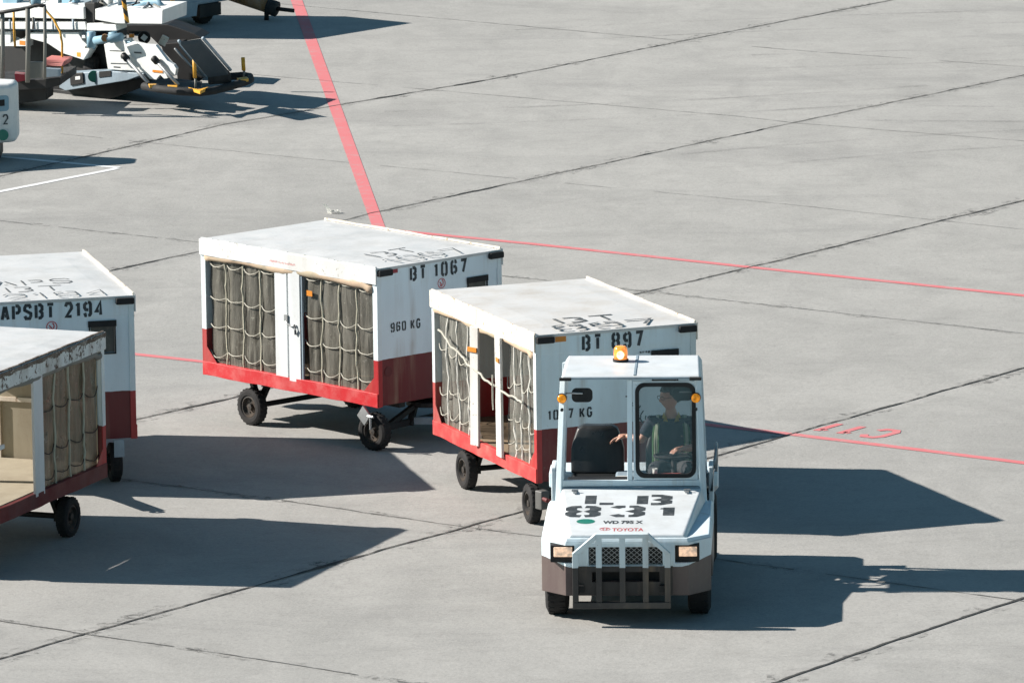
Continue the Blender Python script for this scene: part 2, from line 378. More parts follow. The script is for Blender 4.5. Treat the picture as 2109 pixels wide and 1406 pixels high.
F1 = [([(-4.37, 64.21), (-3.87, 64.93), (-1.05, 68.8), (-0.48, 69.53), (0.09, 70.31), (1.99, 72.95), (2.76, 74.02), (5.41, 77.68)], .026),
 ([(-3.85, 75.41), (-2.99, 76.45), (1.4, 82.68), (2.71, 84.37), (6.21, 89.08)], .024),
 ([(-4.64, 84.74), (-4.23, 85.29), (-2.06, 88.14), (-1.73, 88.67), (0.3, 91.35), (1.22, 92.55), (3.73, 95.87), (6.97, 99.98)], .02),
 ([(-5.14, 94.07), (-3.75, 96.3), (-0.31, 100.17), (0.35, 101.01), (2.27, 103.65), (5.64, 108.07)], .024),
 ([(2.2, 62.61), (3.34, 64.27), (4.59, 65.99)], .034)]
F2 = [([(-4.63, 65.59), (-3.85, 64.99), (-2.62, 64.12), (-0.94, 62.81)], .016),
 ([(-3.82, 72.15), (-3.37, 71.82), (-2.26, 71.0), (-0.44, 69.55), (0.18, 69.11), (1.84, 67.93), (4.49, 65.91)], .015),
 ([(-6.13, 88.57), (-3.64, 86.72), (1.48, 82.87), (3.22, 81.56), (5.54, 79.79)], .013),
 ([(-3.89, 94.25), (-2.51, 93.21), (3.32, 89.03), (4.86, 87.81)], .010),
 ([(0.34, 98.33), (3.05, 96.41), (3.7, 95.78), (6.54, 93.93)], .012),
 ([(0.86, 105.18), (2.27, 104.05), (3.88, 102.83), (7.02, 100.79)], .014)]
bm = BM()
for i, (l, wd) in enumerate(F1): strip(bm, ext(l, 8, 14), wd, .0065, rag=.022, step=.06, wj=.7, seed=i*11., fat=1.3)
o = part('pavement_joint', bm, 'joint'); o['kind'] = 'structure'
bm = BM()
for i, (l, wd) in enumerate(F2): strip(bm, ext(l, 8, 14), wd, .0055, rag=.02, step=.06, wj=.9, seed=50+i*7., gaps=.34)
o = part('pavement_crack', bm, 'crack'); o['kind'] = 'structure'

sn = NT('joint_grime'); sn.base((.13, .13, .125)); sn.rough(.9)
sn.l(sn.math('MULTIPLY', sn.ramp(sn.noise(1.3, 4, .6), .45, .62), sn.ramp(sn.noise(9, 8, .8, dist=.6), .48, .62, 0, .75)), sn.b.inputs['Alpha']); M['grime'] = sn.m
bm = BM()
for i, (l, wd) in enumerate(F1): strip(bm, ext(l, 8, 14), .30, .0025, rag=.06, step=.12, wj=.9, seed=i*13.+5)
for i, (l, wd) in enumerate(F2[:3]): strip(bm, ext(l, 8, 14), .16, .0030, rag=.05, step=.12, wj=.9, seed=i*17.+95)
o = part('pavement_stain', bm, 'grime'); o['kind'] = 'structure'

tm = NT('tyre_scuff'); tm.base((.06, .06, .06)); tm.rough(.85)
tm.l(tm.math('MULTIPLY', tm.ramp(tm.noise(.8, 4, .6), .4, .65, .0, 1.), tm.ramp(tm.noise(14, 8, .8), .42, .65, .05, .3)), tm.b.inputs['Alpha']); M['scuff'] = tm.m
bm = BM(); rn = random.Random(11)
for x, y, a, cv, ln in ((2.8, 92, .5, -.06, 10), (4.5, 96, -.2, .05, 8), (-1.5, 96, .1, .04, 8), (.5, 104, .3, -.03, 9), (3.5, 101, .1, .03, 9)):
    for o_ in (0, 1.35):
        pts = []; p = Vector((x-math.sin(a)*o_, y+math.cos(a)*o_)); t = a
        for k in range(int(ln/.5)): pts.append(tuple(p)); p = p+Vector((math.cos(t), math.sin(t)))*.5; t += cv*.5
        strip(bm, pts, rn.uniform(.09, .16), .0015+.0002*len(bm.verts)/4000, rag=.01, step=.25, wj=.3, seed=x)
o = part('tyre_scuff', bm, 'scuff'); o['kind'] = 'structure'

def marking_mat(name, col, wear):
    n = NT(name)
    c = n.mix(n.ramp(n.noise(1.4, 6, .7), .4, .75, 0, .5), col, tuple(v*.8+.1 for v in col))
    c = n.mix(n.ramp(n.noise(5, 7, .75), .52, .75, 0, wear), c, (.36, .34, .33))
    c = n.mix(n.ramp(n.noise(20, 6, .8), .6, .7, 0, wear), c, (.33, .32, .31))
    n.base(c); n.rough(.8); return n.m
M['redline'] = marking_mat('red_marking', (.58, .16, .17), .85)
M['whiteline'] = marking_mat('white_marking', (.7, .72, .72), .4)
bm = BM()
def quadstrip(bm, L, Rr, z):
    a = [bm.verts.new((*p, z)) for p in L]; b = [bm.verts.new((*p, z)) for p in Rr]
    for i in range(len(L)-1): bm.faces.new((a[i], b[i], b[i+1], a[i+1]))
quadstrip(bm, [(-1.60, 87.1), (-3.19, 109.0), (-3.9, 119)], [(-1.44, 87.0), (-3.02, 109.0), (-3.73, 119)], .004)
strip(bm, [(-1.44, 87.47), (0.27, 86.28), (2.71, 84.44), (5.73, 82.23), (9.1, 79.8)], .125, .0045, rag=.006, wj=.08)
strip(bm, ext([(-4.05, 79.23), (-3.3, 78.72), (2.0, 74.66), (2.76, 74.12), (3.89, 73.28), (5.04, 72.4)], 6, 5), .125, .004, rag=.006, wj=.08)
o = part('red_line', bm, 'redline'); o['kind'] = 'structure'
bm = BM()
strip(bm, ext([(-6.47, 93.78), (-4.9, 92.69)], 4, .0), .11, .004, rag=.006, wj=.1)
strip(bm, [(-4.93, 92.62), (-6.28, 90.86), (-8, 88.6)], .11, .0045, rag=.006, wj=.1)
o = part('white_line', bm, 'whiteline'); o['kind'] = 'structure'
bm = BM(); lettering(bm, 'C11', (3.98, 74.18, .004), (-.8, .6, 0), (-.6, -.8, 0), .52, .3, .1, .085)
o = part('stand_number', bm, 'redline'); o['kind'] = 'structure'
# stains and tyre scuffs are part of the concrete itself (shader)

# ------------------------------------------------------------------ wheels
def wheel(parent, c, r, wd, toe=0., name='wheel', rim='rim', face=-1):
    """axis X; face = side showing the dish"""
    h = wd/2
    bm = BM(); t = r
    prof = [(-h*.75, .58*r), (-h, .64*r), (-h*1.02, .82*r), (-h*.8, .97*r), (-h*.45, r), (h*.45, r), (h*.8, .97*r), (h*1.02, .82*r), (h, .64*r), (h*.75, .58*r)]
    lathe(bm, prof, (0, 0, 0), 'X', 36)
    for k in range(24):
        a = 2*math.pi*k/24
        for s in (-1, 1):
            box(bm, (s*h*.5, math.cos(a)*r*.995, math.sin(a)*r*.995), (h*.55, r*.05, r*.1), Matrix.Rotation(a, 4, 'X'))
    ty = part(name, bm, 'tyre', parent, smooth=False)
    ty.location = c; ty.rotation_euler = (0, 0, toe)
    m = ty.modifiers.new('b', 'BEVEL'); m.width = .004; m.segments = 1
    bm = BM()
    prof = [(-h*.8, .6*r), (-h*.85, .52*r), (-h*.3, .45*r), (-h*.25, .2*r), (-h*.75, .17*r), (-h*.8, .02*r), (h*.8, .02*r), (h*.75, .17*r), (h*.25, .2*r), (h*.3, .45*r), (h*.85, .52*r), (h*.8, .6*r)]
    lathe(bm, prof, (0, 0, 0), 'X', 28)
    for k in range(5):
        a = 2*math.pi*k/5
        for s in (-1, 1): cyl(bm, (s*h*.2, math.cos(a)*.32*r, math.sin(a)*.32*r), (s*h*.45, math.cos(a)*.32*r, math.sin(a)*.32*r), .035*r, 8)
    part('rim', bm, rim, ty)
    return ty

# ------------------------------------------------------------------ baggage carts
def curtain_bm(y0, y1, z0, z1, x, n, amp, seed, pull=0.):
    bm = BM(); ny, nz = 14*n, 26; V = []
    for i in range(ny+1):
        u = i/ny; row = []
        for j in range(nz+1):
            v = j/nz; y = y0+(y1-y0)*u; z = z0+(z1-z0)*v
            b = abs(math.sin(math.pi*u*n))**.7
            nn = noise.noise(Vector((y*3+seed, z*1.6, seed)))+.5*noise.noise(Vector((y*9+seed, z*4, seed)))
            n2 = noise.noise(Vector((y*2+seed, z*2.4, seed+9)))
            dx = -amp*b*(.7+.7*nn) + nn*.03 + amp*1.4*pull*n2 + .012*noise.noise(Vector((y*16+seed, z*3.2, 4)))
            row.append(bm.verts.new((x+dx, y+pull*.06*n2, z+ (pull*.05*nn if 0 < j < nz else 0))))
        V.append(row)
    for i in range(ny):
        for j in range(nz): bm.faces.new((V[i][j], V[i+1][j], V[i+1][j+1], V[i][j+1]))
    return bm
def gusset(bm, y, sy, z, x, s=.16):
    a = [bm.verts.new((x, y, z)), bm.verts.new((x, y+sy*s, z)), bm.verts.new((x, y, z+s))]
    b = [bm.verts.new((x+.008, v.co.y, v.co.z)) for v in a]
    bm.faces.new(a); bm.faces.new(b[::-1])
    for i in range(3): bm.faces.new((a[i], a[(i+1) % 3], b[(i+1) % 3], b[i]))

def panel_holes(W, z0, z1, hole, y, t):
    bm = BM(); xs = [0, W]; zs = [z0, z1]
    if hole: xs = [0, hole[0], hole[1], W]; zs = [z0, hole[2], hole[3], z1]
    for i in range(len(xs)-1):
        for j in range(len(zs)-1):
            if hole and i == 1 and j == 1: continue
            rbox(bm, xs[i], xs[i+1], y, y+t, zs[j], zs[j+1])
    bmesh.ops.remove_doubles(bm, verts=bm.verts, dist=1e-5)
    # drop interior faces shared by two boxes
    seen = {}
    for f in bm.faces:
        k = tuple(round(v, 4) for v in f.calc_center_median()); seen.setdefault(k, []).append(f)
    bmesh.ops.delete(bm, geom=[f for fs in seen.values() if len(fs) > 1 for f in fs], context='FACES_ONLY')
    return bm

def make_cart(label, loc, rz, W, L, H, Bz, txt, weight, roof_txt, style, steer=0., draw=None, flip=False, group='covered baggage carts'):
    c = thing('baggage_cart', label, 'baggage cart', loc, rz, group)
    cm = {'clean': 'cart', 'worn': 'cart_worn', 'rust': 'cart_worn'}[style]
    fas = {'clean': 'fascia', 'worn': 'fascia_worn', 'rust': 'fascia_rust'}[style]
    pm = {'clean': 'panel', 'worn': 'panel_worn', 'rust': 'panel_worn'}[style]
    redm = {'clean': 'red', 'worn': 'red_worn', 'rust': 'red_dark'}[style]
    fh = .165; zt = Bz+.14                     # fascia height, top of floor beam
    hx0, hx1 = W*.735, W*.885; hz1 = H-.27; hz0 = H-.56
    # end walls
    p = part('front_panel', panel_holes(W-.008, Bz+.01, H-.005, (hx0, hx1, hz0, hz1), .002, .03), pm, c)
    for m in [p]: m.data.transform(Matrix.Translation((.004, 0, 0)))
    bm = BM(); rbox(bm, .006, W-.006, -.005, .0, H-.195, H-.034)
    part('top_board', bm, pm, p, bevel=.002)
    bm = BM(); rbox(bm, hx0-.02, hx1+.02, -.012, -.0055, hz1-.03, hz1+.03); rbox(bm, hx0-.012, hx0-.001, -.012, .0015, hz0, hz1-.006)
    rbox(bm, hx1+.001, hx1+.012, -.012, .0015, hz0, hz1-.006); rbox(bm, hx0-.012, hx1+.012, -.012, .0015, hz0-.014, hz0-.001)
    part('window_frame', bm, 'rubber', p, label='dark frame of the small window opening in the end wall')
    bm = BM(); rbox(bm, hx0+.001, hx1-.001, .012, .018, hz0+.001, hz1-.001)
    part('window_pane', bm, 'pane_dark', p)
    p2 = part('rear_panel', panel_holes(W-.008, Bz+.01, H-.005, None, L-.032, .03), cm, c)
    p2.data.transform(Matrix.Translation((.004, 0, 0)))
    # floor + beams
    bm = BM(); rbox(bm, .03, W-.03, .035, L-.035, Bz+.09, Bz+.135)
    part('floor', bm, 'wood', c)
    for s in (0, 1):
        bm = BM(); x0, x1 = (-.022, .03) if s == 0 else (W-.03, W+.022)
        n = 40
        # slightly dented channel
        vs = []
        for i in range(n+1):
            y = -.004+(L+.008)*i/n; dz = .008*noise.noise(Vector((y*4, s*9+W*10, L*3))); dx = .006*noise.noise(Vector((y*5, 7, L)))
            vs.append([bm.verts.new(q) for q in ((x0+dx, y, Bz+dz), (x1, y, Bz+dz), (x1, y, zt), (x0+dx, y, zt+dz*.5))])
        for a, b in zip(vs, vs[1:]):
            for k in range(4): bm.faces.new((a[k], a[(k+1) % 4], b[(k+1) % 4], b[k]))
        bm.faces.new(vs[0]); bm.faces.new(vs[-1][::-1])
        part('side_beam', bm, redm, c, bevel=.004)
    # chassis rails under the floor
    bm = BM()
    for x in (.35, W-.35): rbox(bm, x-.04, x+.04, .05, L-.05, Bz-.05, Bz+.085)
    for y in (.2, L-.62): rbox(bm, .08, W-.08, y-.035, y+.035, Bz+.001, Bz+.07)
    part('chassis', bm, 'black', c)
    # corner posts
    for x in (0, 1):
        for y in (0, 1):
            bm = BM(); X = -.012 if x == 0 else W+.012; sx = 1 if x == 0 else -1; Y = -.012 if y == 0 else L+.012; sy = 1 if y == 0 else -1
            rbox(bm, X, X+sx*.012, Y+sy*.012, Y+sy*.07, zt, H-.032); rbox(bm, X, X+sx*.055, Y, Y+sy*.012, Bz+.002, H-.032)
            if x == 0 or True: gusset(bm, Y+sy*.07, sy, zt-.002, X if x == 0 else X-.008)
            part('corner_post', bm, cm, c, bevel=.002)
    # roof, lip, fascias
    bm = BM(); n = 24; rx, ry = W+.03, L+.03
    vv = []
    for i in range(n+1):
        row = []
        for j in range(n+1):
            x = -.015+rx*i/n; y = -.015+ry*j/n
            e = min(i, n-i, j, n-j)/4.; e = min(1, e)
            row.append(bm.verts.new((x, y, H-.004+e*(.012+.008*noise.noise(Vector((x*1.7, y*1.7, W*9)))))))
        vv.append(row)
    for i in range(n):
        for j in range(n): bm.faces.new((vv[i][j], vv[i+1][j], vv[i+1][j+1], vv[i][j+1]))
    low = [bm.verts.new((x, y, H-.032)) for x, y in ((-.015, -.015), (-.015+rx, -.015), (-.015+rx, -.015+ry), (-.015, -.015+ry))]
    bm.faces.new(low)
    edges = [[vv[i][0] for i in range(n+1)], [vv[n][j] for j in range(n+1)], [vv[n-i][n] for i in range(n+1)], [vv[0][n-j] for j in range(n+1)]]
    for k, e in enumerate(edges): bm.faces.new([low[k]]+e+[low[(k+1) % 4]])
    rf = part('roof', bm, 'roof' if style != 'worn' else 'roof_worn', c, smooth=False)
    for x0, x1 in (((W+.0, W+.018)), (-.018, .0)):
        bm = BM()
        for i in range(30):
            y = L*i/30; hgt = .014+.006*noise.noise(Vector((y*5, x0, W)))
            rbox(bm, x0, x1, y+.0005, y+L/30, H+.001, H+hgt+(.006 if x0 > 0 else 0))
        part('roof_lip', bm, 'rust_edge' if (style == 'rust') else ('fascia_worn' if x0 > 0 else fas), rf)
    for s in (0, 1):
        bm = BM(); x0, x1 = (-.03, -.0165) if s == 0 else (W+.0165, W+.03); n = 40; vs = []
        for i in range(n+1):
            y = -.016+(L+.032)*i/n; dz = .006*noise.noise(Vector((y*6, s*3, W*20)))
            vs.append([bm.verts.new(q) for q in ((x0, y, H-fh+dz), (x1, y, H-fh+dz), (x1, y, H), (x0, y, H-.001))])
        for a, b in zip(vs, vs[1:]):
            for k in range(4): bm.faces.new((a[k], a[(k+1) % 4], b[(k+1) % 4], b[k]))
        bm.faces.new(vs[0]); bm.faces.new(vs[-1][::-1])
        part('fascia', bm, fas, c, bevel=.002)
        bm = BM(); X = .0 if s == 0 else W
        pts = [(X+(.012*noise.noise(Vector((t*3, W*5, s)))), .06+(L-.12)*t/40., H-fh-.012-.006*math.sin(t*.35)-(.03 if t < 2 else 0)) for t in range(41)]
        r0 = .03 if style == 'clean' else .024
        tube(bm, pts, lambda t: r0*(1+.5*noise.noise(Vector((t*9, W*7, s)))), 10)
        for v in bm.verts: v.co.z = H-fh-.012+(v.co.z-(H-fh-.012))*1.35
        part('rolled_cover', bm, 'roll' if style != 'rust' else 'grey_post', c, smooth=True)
    if style == 'rust':
        bm = BM(); n = 60
        for i in range(n):
            y = (L+.02)*i/n-.01; rbox(bm, -.036, -.0305, y+.0003, y+(L+.02)/n, H-.042-.03*noise.noise(Vector((y*6, 1, 2))), H-.002)
        part('roof_trim', bm, 'rust_edge', c)
    # rubber bumpers at the top corners of the front wall
    for x in (.0, W-.16):
        bm = BM(); rbox(bm, x-.01, x+.15+.02, -.06, -.0055, H-.085, H-.02)
        part('corner_bumper', bm, 'rubber', c, bevel=.012)
    # door boards and curtains
    z0, z1 = zt-.03, H-fh-.01
    film = {'clean': 'film', 'worn': 'film_clear', 'rust': 'film_tan'}[style]
    strapm = {'clean': 'strap', 'worn': 'strap_white', 'rust': 'strap'}[style]
    def curtain(y0, y1, n, x, amp, seed, pull=0., ropes=True, fm=film, ropem='rope'):
        cu = part('curtain', curtain_bm(y0, y1, z0, z1, x, n, amp, seed, pull), fm, c, smooth=True)
        if not ropes: return
        xs = x-.012
        for k in range(1, n):
            y = y0+(y1-y0)*k/n
            pts = [(xs-.01+.012*noise.noise(Vector((t*.7, seed, k))), y+(.03+.045*pull)*noise.noise(Vector((t*.28, k*5, seed))), z0+(z1-z0)*t/16.) for t in range(17)]
            bm = BM()
            tube(bm, pts, lambda t: .0115, 6); part('strap', bm, strapm, cu)
        for rrow, zz in enumerate((z1-.03, 1.27, .99, .71) if not pull else (1.33, .95, .7)):
            if rrow == 0 and not pull: zz = z1-.05
            bm = BM(); pts = []
            for k in range(n):
                ya, yb = y0+(y1-y0)*k/n, y0+(y1-y0)*(k+1)/n; zz += random.uniform(-.012, .012)
                sag = .022+.045*random.random()**1.5 + pull*.05*random.random()
                for t in range(0, 9 if k < n-1 else 10):
                    s = t/9; pts.append((xs-amp*.9*math.sin(math.pi*s)-.006+.003*random.random(), ya+(yb-ya)*s, zz-sag*4*s*(1-s)+.006*(random.random()-.5)+pull*.04*noise.noise(Vector((k, seed, rrow)))))
            tube(bm, pts, .0052, 5); part('rope', bm, ropem, cu)
    def board(yc, x=-.008, wd=.2, ang=0., m='white', lean=0., label=None):
        bm = BM(); box(bm, (x, yc, (z0+z1)/2+.005), (.028, wd, z1-z0+.02), Matrix.Rotation(ang, 4, 'Z') @ Matrix.Rotation(lean, 4, 'X'))
        return part('door_board', bm, m, c, bevel=.004, label=label)
    if style == 'clean':
        curtain(L/2+.21, L-.075, 4, .045, .035, 3.1)
        curtain(.075, L/2-.215, 4, .045, .035, 8.2)
        b1 = board(L/2+.105, wd=.19); b2 = board(L/2-.1, wd=.18)
        bm = BM(); tube(bm, [(-.03, L/2+.03, 1.17), (-.05, L/2-.02, 1.15), (-.04, L/2-.07, 1.13), (-.035, L/2-.12, 1.14)], .009, 6)
        tube(bm, [(-.04, L/2-.12, 1.15), (-.045, L/2-.14, 1.1), (-.035, L/2-.13, 1.05)], .012, 6); box(bm, (-.03, L/2+.015, 1.2), (.02, .05, .07))
        part('latch', bm, 'steel', b1)
        bm = BM(); rbox(bm, -.012, .01, L/2-.215, L/2-.196, z0, z1); part('door_edge', bm, 'bluegrey', c)
        bm = BM(); box(bm, (-.008, L/2-.33, 1.49), (.004, .085, .055)); part('reflector', bm, 'orange', c)
    elif style == 'worn':
        curtain(1.66, L-.075, 4, .05, .03, 5.4, 1.)
        curtain(.08, .86, 4, .05, .03, 9.9, 1.1)
        b1 = board(1.53, -.05, .12, .35, m='board_worn', lean=.012); b2 = board(.9, -.04, .16, -.05, m='board_worn', lean=-.01)
        for yy, xx in ((1.53, -.07), (.9, -.05)):
            bm = BM(); box(bm, (xx-.004, yy, 1.48), (.012, .13, .045), Matrix.Rotation(.35 if yy > 1 else -.15, 4, 'Z')); part('reflector', bm, 'orange', c)
        bm = BM(); tube(bm, [(-.06+.012*math.sin(t), L-.3-(L-.5)*t/30, 1.52-.34*(t/30)-.09*math.sin(math.pi*t/30)+.008*math.sin(t*2.2)) for t in range(31)], .011, 6)
        part('rope', bm, 'rope', c, label='thick white cord slung across the open doorway')
        bm = BM(); tube(bm, [(-.07, 1.0, 1.32), (-.075, .985, 1.2), (-.07, 1.0, 1.05), (-.07, .99, .98)], .008, 6); part('rope', bm, 'rope', c)
    else:
        curtain(.08, 1.4, 4, .045, .035, 12.3, .35, ropem='black')
        board(1.5, -.01, .2, m='white')
        bm = BM(); rbox(bm, .012, .03, L-.62, L-.05, 1.12, 1.16); part('cross_rail', bm, 'fascia', c)
    if style != 'rust':
        curtain(.075, L-.075, 8, W-.03, -.02, 20.5, .2, ropes=False, fm='film')
        bm = BM(); rbox(bm, W-.012, W+.012, L/2-.1, L/2+.1, z0, z1); part('door_board', bm, 'white', c, bevel=.004)
    else:
        # inner lining of the far end wall
        bm = BM(); rbox(bm, .05, W-.05, .04, .05, zt, H-.05); part('inner_lining', bm, 'wood_pale', c)
        bm = BM(); rbox(bm, W*.2, W*.2+.035, .051, .075, zt, H-.06); rbox(bm, .06, W-.06, .051, .07, 1.14, 1.18); rbox(bm, W*.66, W*.66+.035, .051, .075, zt, 1.138)
        part('lining_rib', bm, 'fascia_worn', c)
        bm = BM(); rbox(bm, .04, W-.04, .08, L-.06, zt+.0, zt+.006); part('floor_sheet', bm, 'wood_pale', c)
        bm = BM(); rbox(bm, W-.03, W+.012, L/2-.05, L/2+.05, z0, z1); part('door_board', bm, 'white', c, bevel=.004)
    # writing
    def words(t, x, y, z, h, wd, gp, st, lab):
        for wrd in t.split(' '):
            bm = BM(); lettering(bm, wrd, (x, y, z), (1, 0, 0), (0, 0, 1), h, wd, gp, st)
            x += sum(wd*{'1': .6, '.': .4}.get(ch, 1)+gp for ch in wrd)+wd*.75
            part('lettering', bm, 'ink', c, label=lab % wrd)
    if txt: words(txt[0], txt[1], -.0075, H-.036-txt[2], txt[2], txt[3], txt[4], .031, 'black stencilled %s')
    if weight: words(weight[0], weight[1], -.001, weight[2], .1, .055, .02, .018, 'black stencilled weight %s')
    for row, (t, x, y, wd) in enumerate(roof_txt or []):
        bm = BM(); lettering(bm, t, (x, y, H+.016), (1, 0, 0), (0, 1, 0), .28, wd, .07, {'clean': .019, 'worn': .036, 'rust': .02}[style])
        part('lettering', bm, 'ink_roof', rf, label='faded stencilled %s on the roof' % t)
    # running gear
    def fork(x, y, zax, r):
        bm = BM()
        s = 1 if x < W/2 else -1
        beam(bm, (x+s*.09, y, zax), (x+s*.12, y+.17, Bz+.06), .05, .06); beam(bm, (x+s*.09, y, zax), (x+s*.12, y-.17, Bz+.06), .05, .06)
        box(bm, (x+s*.1, y, zax), (.06, .09, .09))
        return part('wheel_fork', bm, 'black', c)
    r = .19; ya = L*.757 if not flip else .70; yf = .2 if not flip else L-.2
    for x in (.075, W-.2):
        fork(x, ya, r, r); wheel(c, (x, ya, r), r, .115)
    bm = BM(); cyl(bm, (.12, ya, r), (W-.12, ya, r), .028); part('axle', bm, 'black', c)
    # steered front axle on a turntable
    piv = Vector((W/2, yf, r)); cs, sn = math.cos(steer), math.sin(steer)
    def T(x, y, z): return (piv.x+x*cs-y*sn, piv.y+x*sn+y*cs, z)
    bm = BM(); cyl(bm, (W/2, yf, Bz-.1), (W/2, yf, Bz-.052), .22, 24); part('turntable', bm, 'black', c, bevel=.004)
    bm = BM(); beam(bm, T(-W/2+.12, 0, r+.02), T(W/2-.12, 0, r+.02), .07, .06)
    for s in (-1, 1): beam(bm, T(s*.3, -.03, r), T(s*.16, .02, Bz-.06), .06, .05); beam(bm, T(s*(W/2-.16), 0, r), T(s*.18, 0, Bz-.08), .05, .05)
    part('front_axle', bm, 'black', c)
    for s in (-1, 1): wheel(c, T((s*(W/2-.11)-.07), 0, r), r, .115, toe=steer)
    if draw:
        e = Vector(draw)
        bm = BM(); q = Vector(T(0, -.1, r+.03)); beam(bm, T(-.24, 0, r+.03), q.lerp(e, .6), .07, .07); beam(bm, T(.24, 0, r+.03), q.lerp(e, .6), .07, .07); beam(bm, q.lerp(e, .3)+Vector((-.16, 0, 0)), q.lerp(e, .3)+Vector((.16, 0, 0)), .05, .05)
        beam(bm, q.lerp(e, .5), e, .1, .09); d = (e-q).normalized()
        lathe(bm, [(-.015, .03), (-.015, .06), (.015, .06), (.015, .03)], e+d*.05, 'Z', 20)
        part('drawbar', bm, 'bluegrey', c, bevel=.004)
    # tow hitch at the rear
    if flip: return c
    bm = BM(); rbox(bm, W/2-.09, W/2+.09, L-.1, L+.16, Bz-.13, Bz-.03); rbox(bm, W/2-.1, W/2+.1, L+.1, L+.24, Bz-.2, Bz-.16); rbox(bm, W/2-.12, W/2-.095, L-.06, L+.2, Bz-.22, Bz-.02); rbox(bm, W/2+.095, W/2+.12, L-.06, L+.2, Bz-.22, Bz-.02); cyl(bm, (W/2, L+.17, Bz-.22), (W/2, L+.17, Bz+.03), .02, 10)
    part('tow_hitch', bm, 'steel', c)
    return c

def emblem(parent, x, z, r, y=-.001):
    bm = BM()
    n = 28
    for k in range(n):
        a, b = 2*math.pi*k/n, 2*math.pi*(k+1)/n
        v = [bm.verts.new((x+math.cos(t)*q, y, z+math.sin(t)*q)) for t, q in ((a, r), (b, r), (b, r*.84), (a, r*.84))]; bm.faces.new(v)
    for s in ([(-.5, .3), (-.1, -.15), (.15, -.55)], [(.05, .6), (.3, .55), (.42, .1), (.3, -.4)], [(-.45, -.25), (-.2, -.5), (.0, -.6)]):
        ribbon(bm, [(px*r, pz*r) for px, pz in s], r*.2, (x, y, z), (1, 0, 0), (0, 0, 1))
    return part('emblem', bm, 'red_ink', parent, label='round red emblem on the end wall')

WA, LA = 1.650, 2.7255
cartA = make_cart('fully curtained baggage cart BT 1067, coupled behind the torn cart BT 897',
    (-1.3384, 73.434, 0), .7319, WA, LA, 1.8633, .4525, ('BT 1067', .43, .152, .092, .036), ('960 KG', .17, 1.19), [('BT', .42, .42, .25), ('1067', .3, .05, .22)], 'clean', steer=.1, draw=(WA/2+.55, -1.42, .3))
emblem(cartA, WA*.52, 1.8633-.255, .052)
bm = BM(); rbox(bm, .2, .27, -.0085, -.0055, 1.8633-.075, 1.8633-.035); part('reflector', bm, 'red_reflector', cartA, label='small red reflector beside the corner bumper')
bm = BM(); cyl(bm, (.13, -.003, .8), (.13, .001, .8), .05, 20); part('round_plug', bm, 'red_dark', cartA)
bm = BM(); box(bm, (-.06, .16, .36), (.02, .14, .14), Matrix.Rotation(R(40), 4, 'X')); tube(bm, [(-.1, .06, .37), (-.1, -.02, .37)], .014, 6); tube(bm, [(-.1, .02, .37), (-.1, .02, .24)], .012, 6)
part('brake_lever', bm, 'steel', cartA)
def smudge(parent, o, u, v, h, wd, mat, label, seed):
    rnd = random.Random(seed); bm = BM(); o, u, v = Vector(o), Vector(u), Vector(v); n = int(wd/h*5); pv = None
    for i in range(n+1):
        x = wd*i/n; a, b = rnd.uniform(0, .3)*h, rnd.uniform(.2, 1)*h
        if rnd.random() < .3: a, b = .42*h, .5*h
        if b < a+.05*h: b = a+.1*h
        q = (bm.verts.new(o+u*x+v*a), bm.verts.new(o+u*x+v*b))
        if pv: bm.faces.new((pv[0], q[0], q[1], pv[1]))
        pv = q
    part('worn_marks', bm, mat, parent, label=label)
M['faint_red'] = paint('faint_red_paint', (.62, .34, .33), .6, amt=.2)
smudge(cartA, (-.0312, 1.62, 1.8633-.115), (0, -1, 0), (0, 0, 1), .03, .4, 'faint_red', 'worn illegible red writing on the fascia', 3)
WB, LB = 1.6151, 2.8013
cartB = make_cart('worn baggage cart BT 897 with torn open curtains, coupled directly behind the tow tractor',
    (.2285, 69.4695, 0), .3641, WB, LB, 1.8628, .4337, ('BT 897', .46, .16, .088, .03), ('1047.KG', .11, 1.03), [('BT', .42, .40, .28), ('897', .26, .04, .3)], 'worn', steer=-.1, draw=(.395, -1.3, .36))
bm = BM(); rbox(bm, .19, .3, -.0085, -.0055, 1.8628-.085, 1.8628-.03); part('reflector', bm, 'orange', cartB, label='orange reflector beside the corner bumper')
smudge(cartB, (1.05, -.0078, 1.8628-.26), (1, 0, 0), (0, 0, 1), .028, .3, 'ink', 'worn illegible small writing under the number', 5)
bm = BM()
for s in range(5):
    pts = [(.93+.05*s+.03*math.sin(t*1.1+s), -.0085, 1.2-.05*s+.02*t*math.cos(s)-.02*t) for t in range(6)]
    for a, b in zip(pts, pts[1:]):
        ribbon(bm, [(a[0], a[2]), (b[0], b[2])], .012, (0, -.001-.0003*s, 0), (1, 0, 0), (0, 0, 1))
part('scrawl', bm, 'ink', cartB, label='black scrawl on the end wall')
bm = BM(); tube(bm, [(.02, .02, .3), (.02, -.2, .3)], .02, 6); tube(bm, [(.02, -.2, .3), (.3, -.28, .28)], .02, 6); part('tow_bracket', bm, 'red_dark', cartB)
bm = BM(); box(bm, (.03, -.03, .28), (.1, .1, .18), Matrix.Rotation(.3, 4, 'Z')); part('wheel_guard', bm, 'guard_grey', cartB, bevel=.01)
cartC = make_cart('baggage cart APSBT 2194, standing behind the rusty open-sided cart',
    (-5.2704, 71.5924, 0), .2318, 1.6078, 2.7505, 1.8779, .4487, ('APSBT 2194', .30, .16, .09, .022), None, [('APS', .40, .80, .21), ('BT', .46, .42, .25), ('2194', .36, .04, .23)], 'clean', steer=0., draw=(.8, -1.1, .5))
emblem(cartC, 1.6078*.5, 1.8779-.275, .055)
bm = BM(); rbox(bm, 1.37, 1.47, -.14, -.13, .3, .47); part('mud_flap', bm, 'bluegrey', cartC)
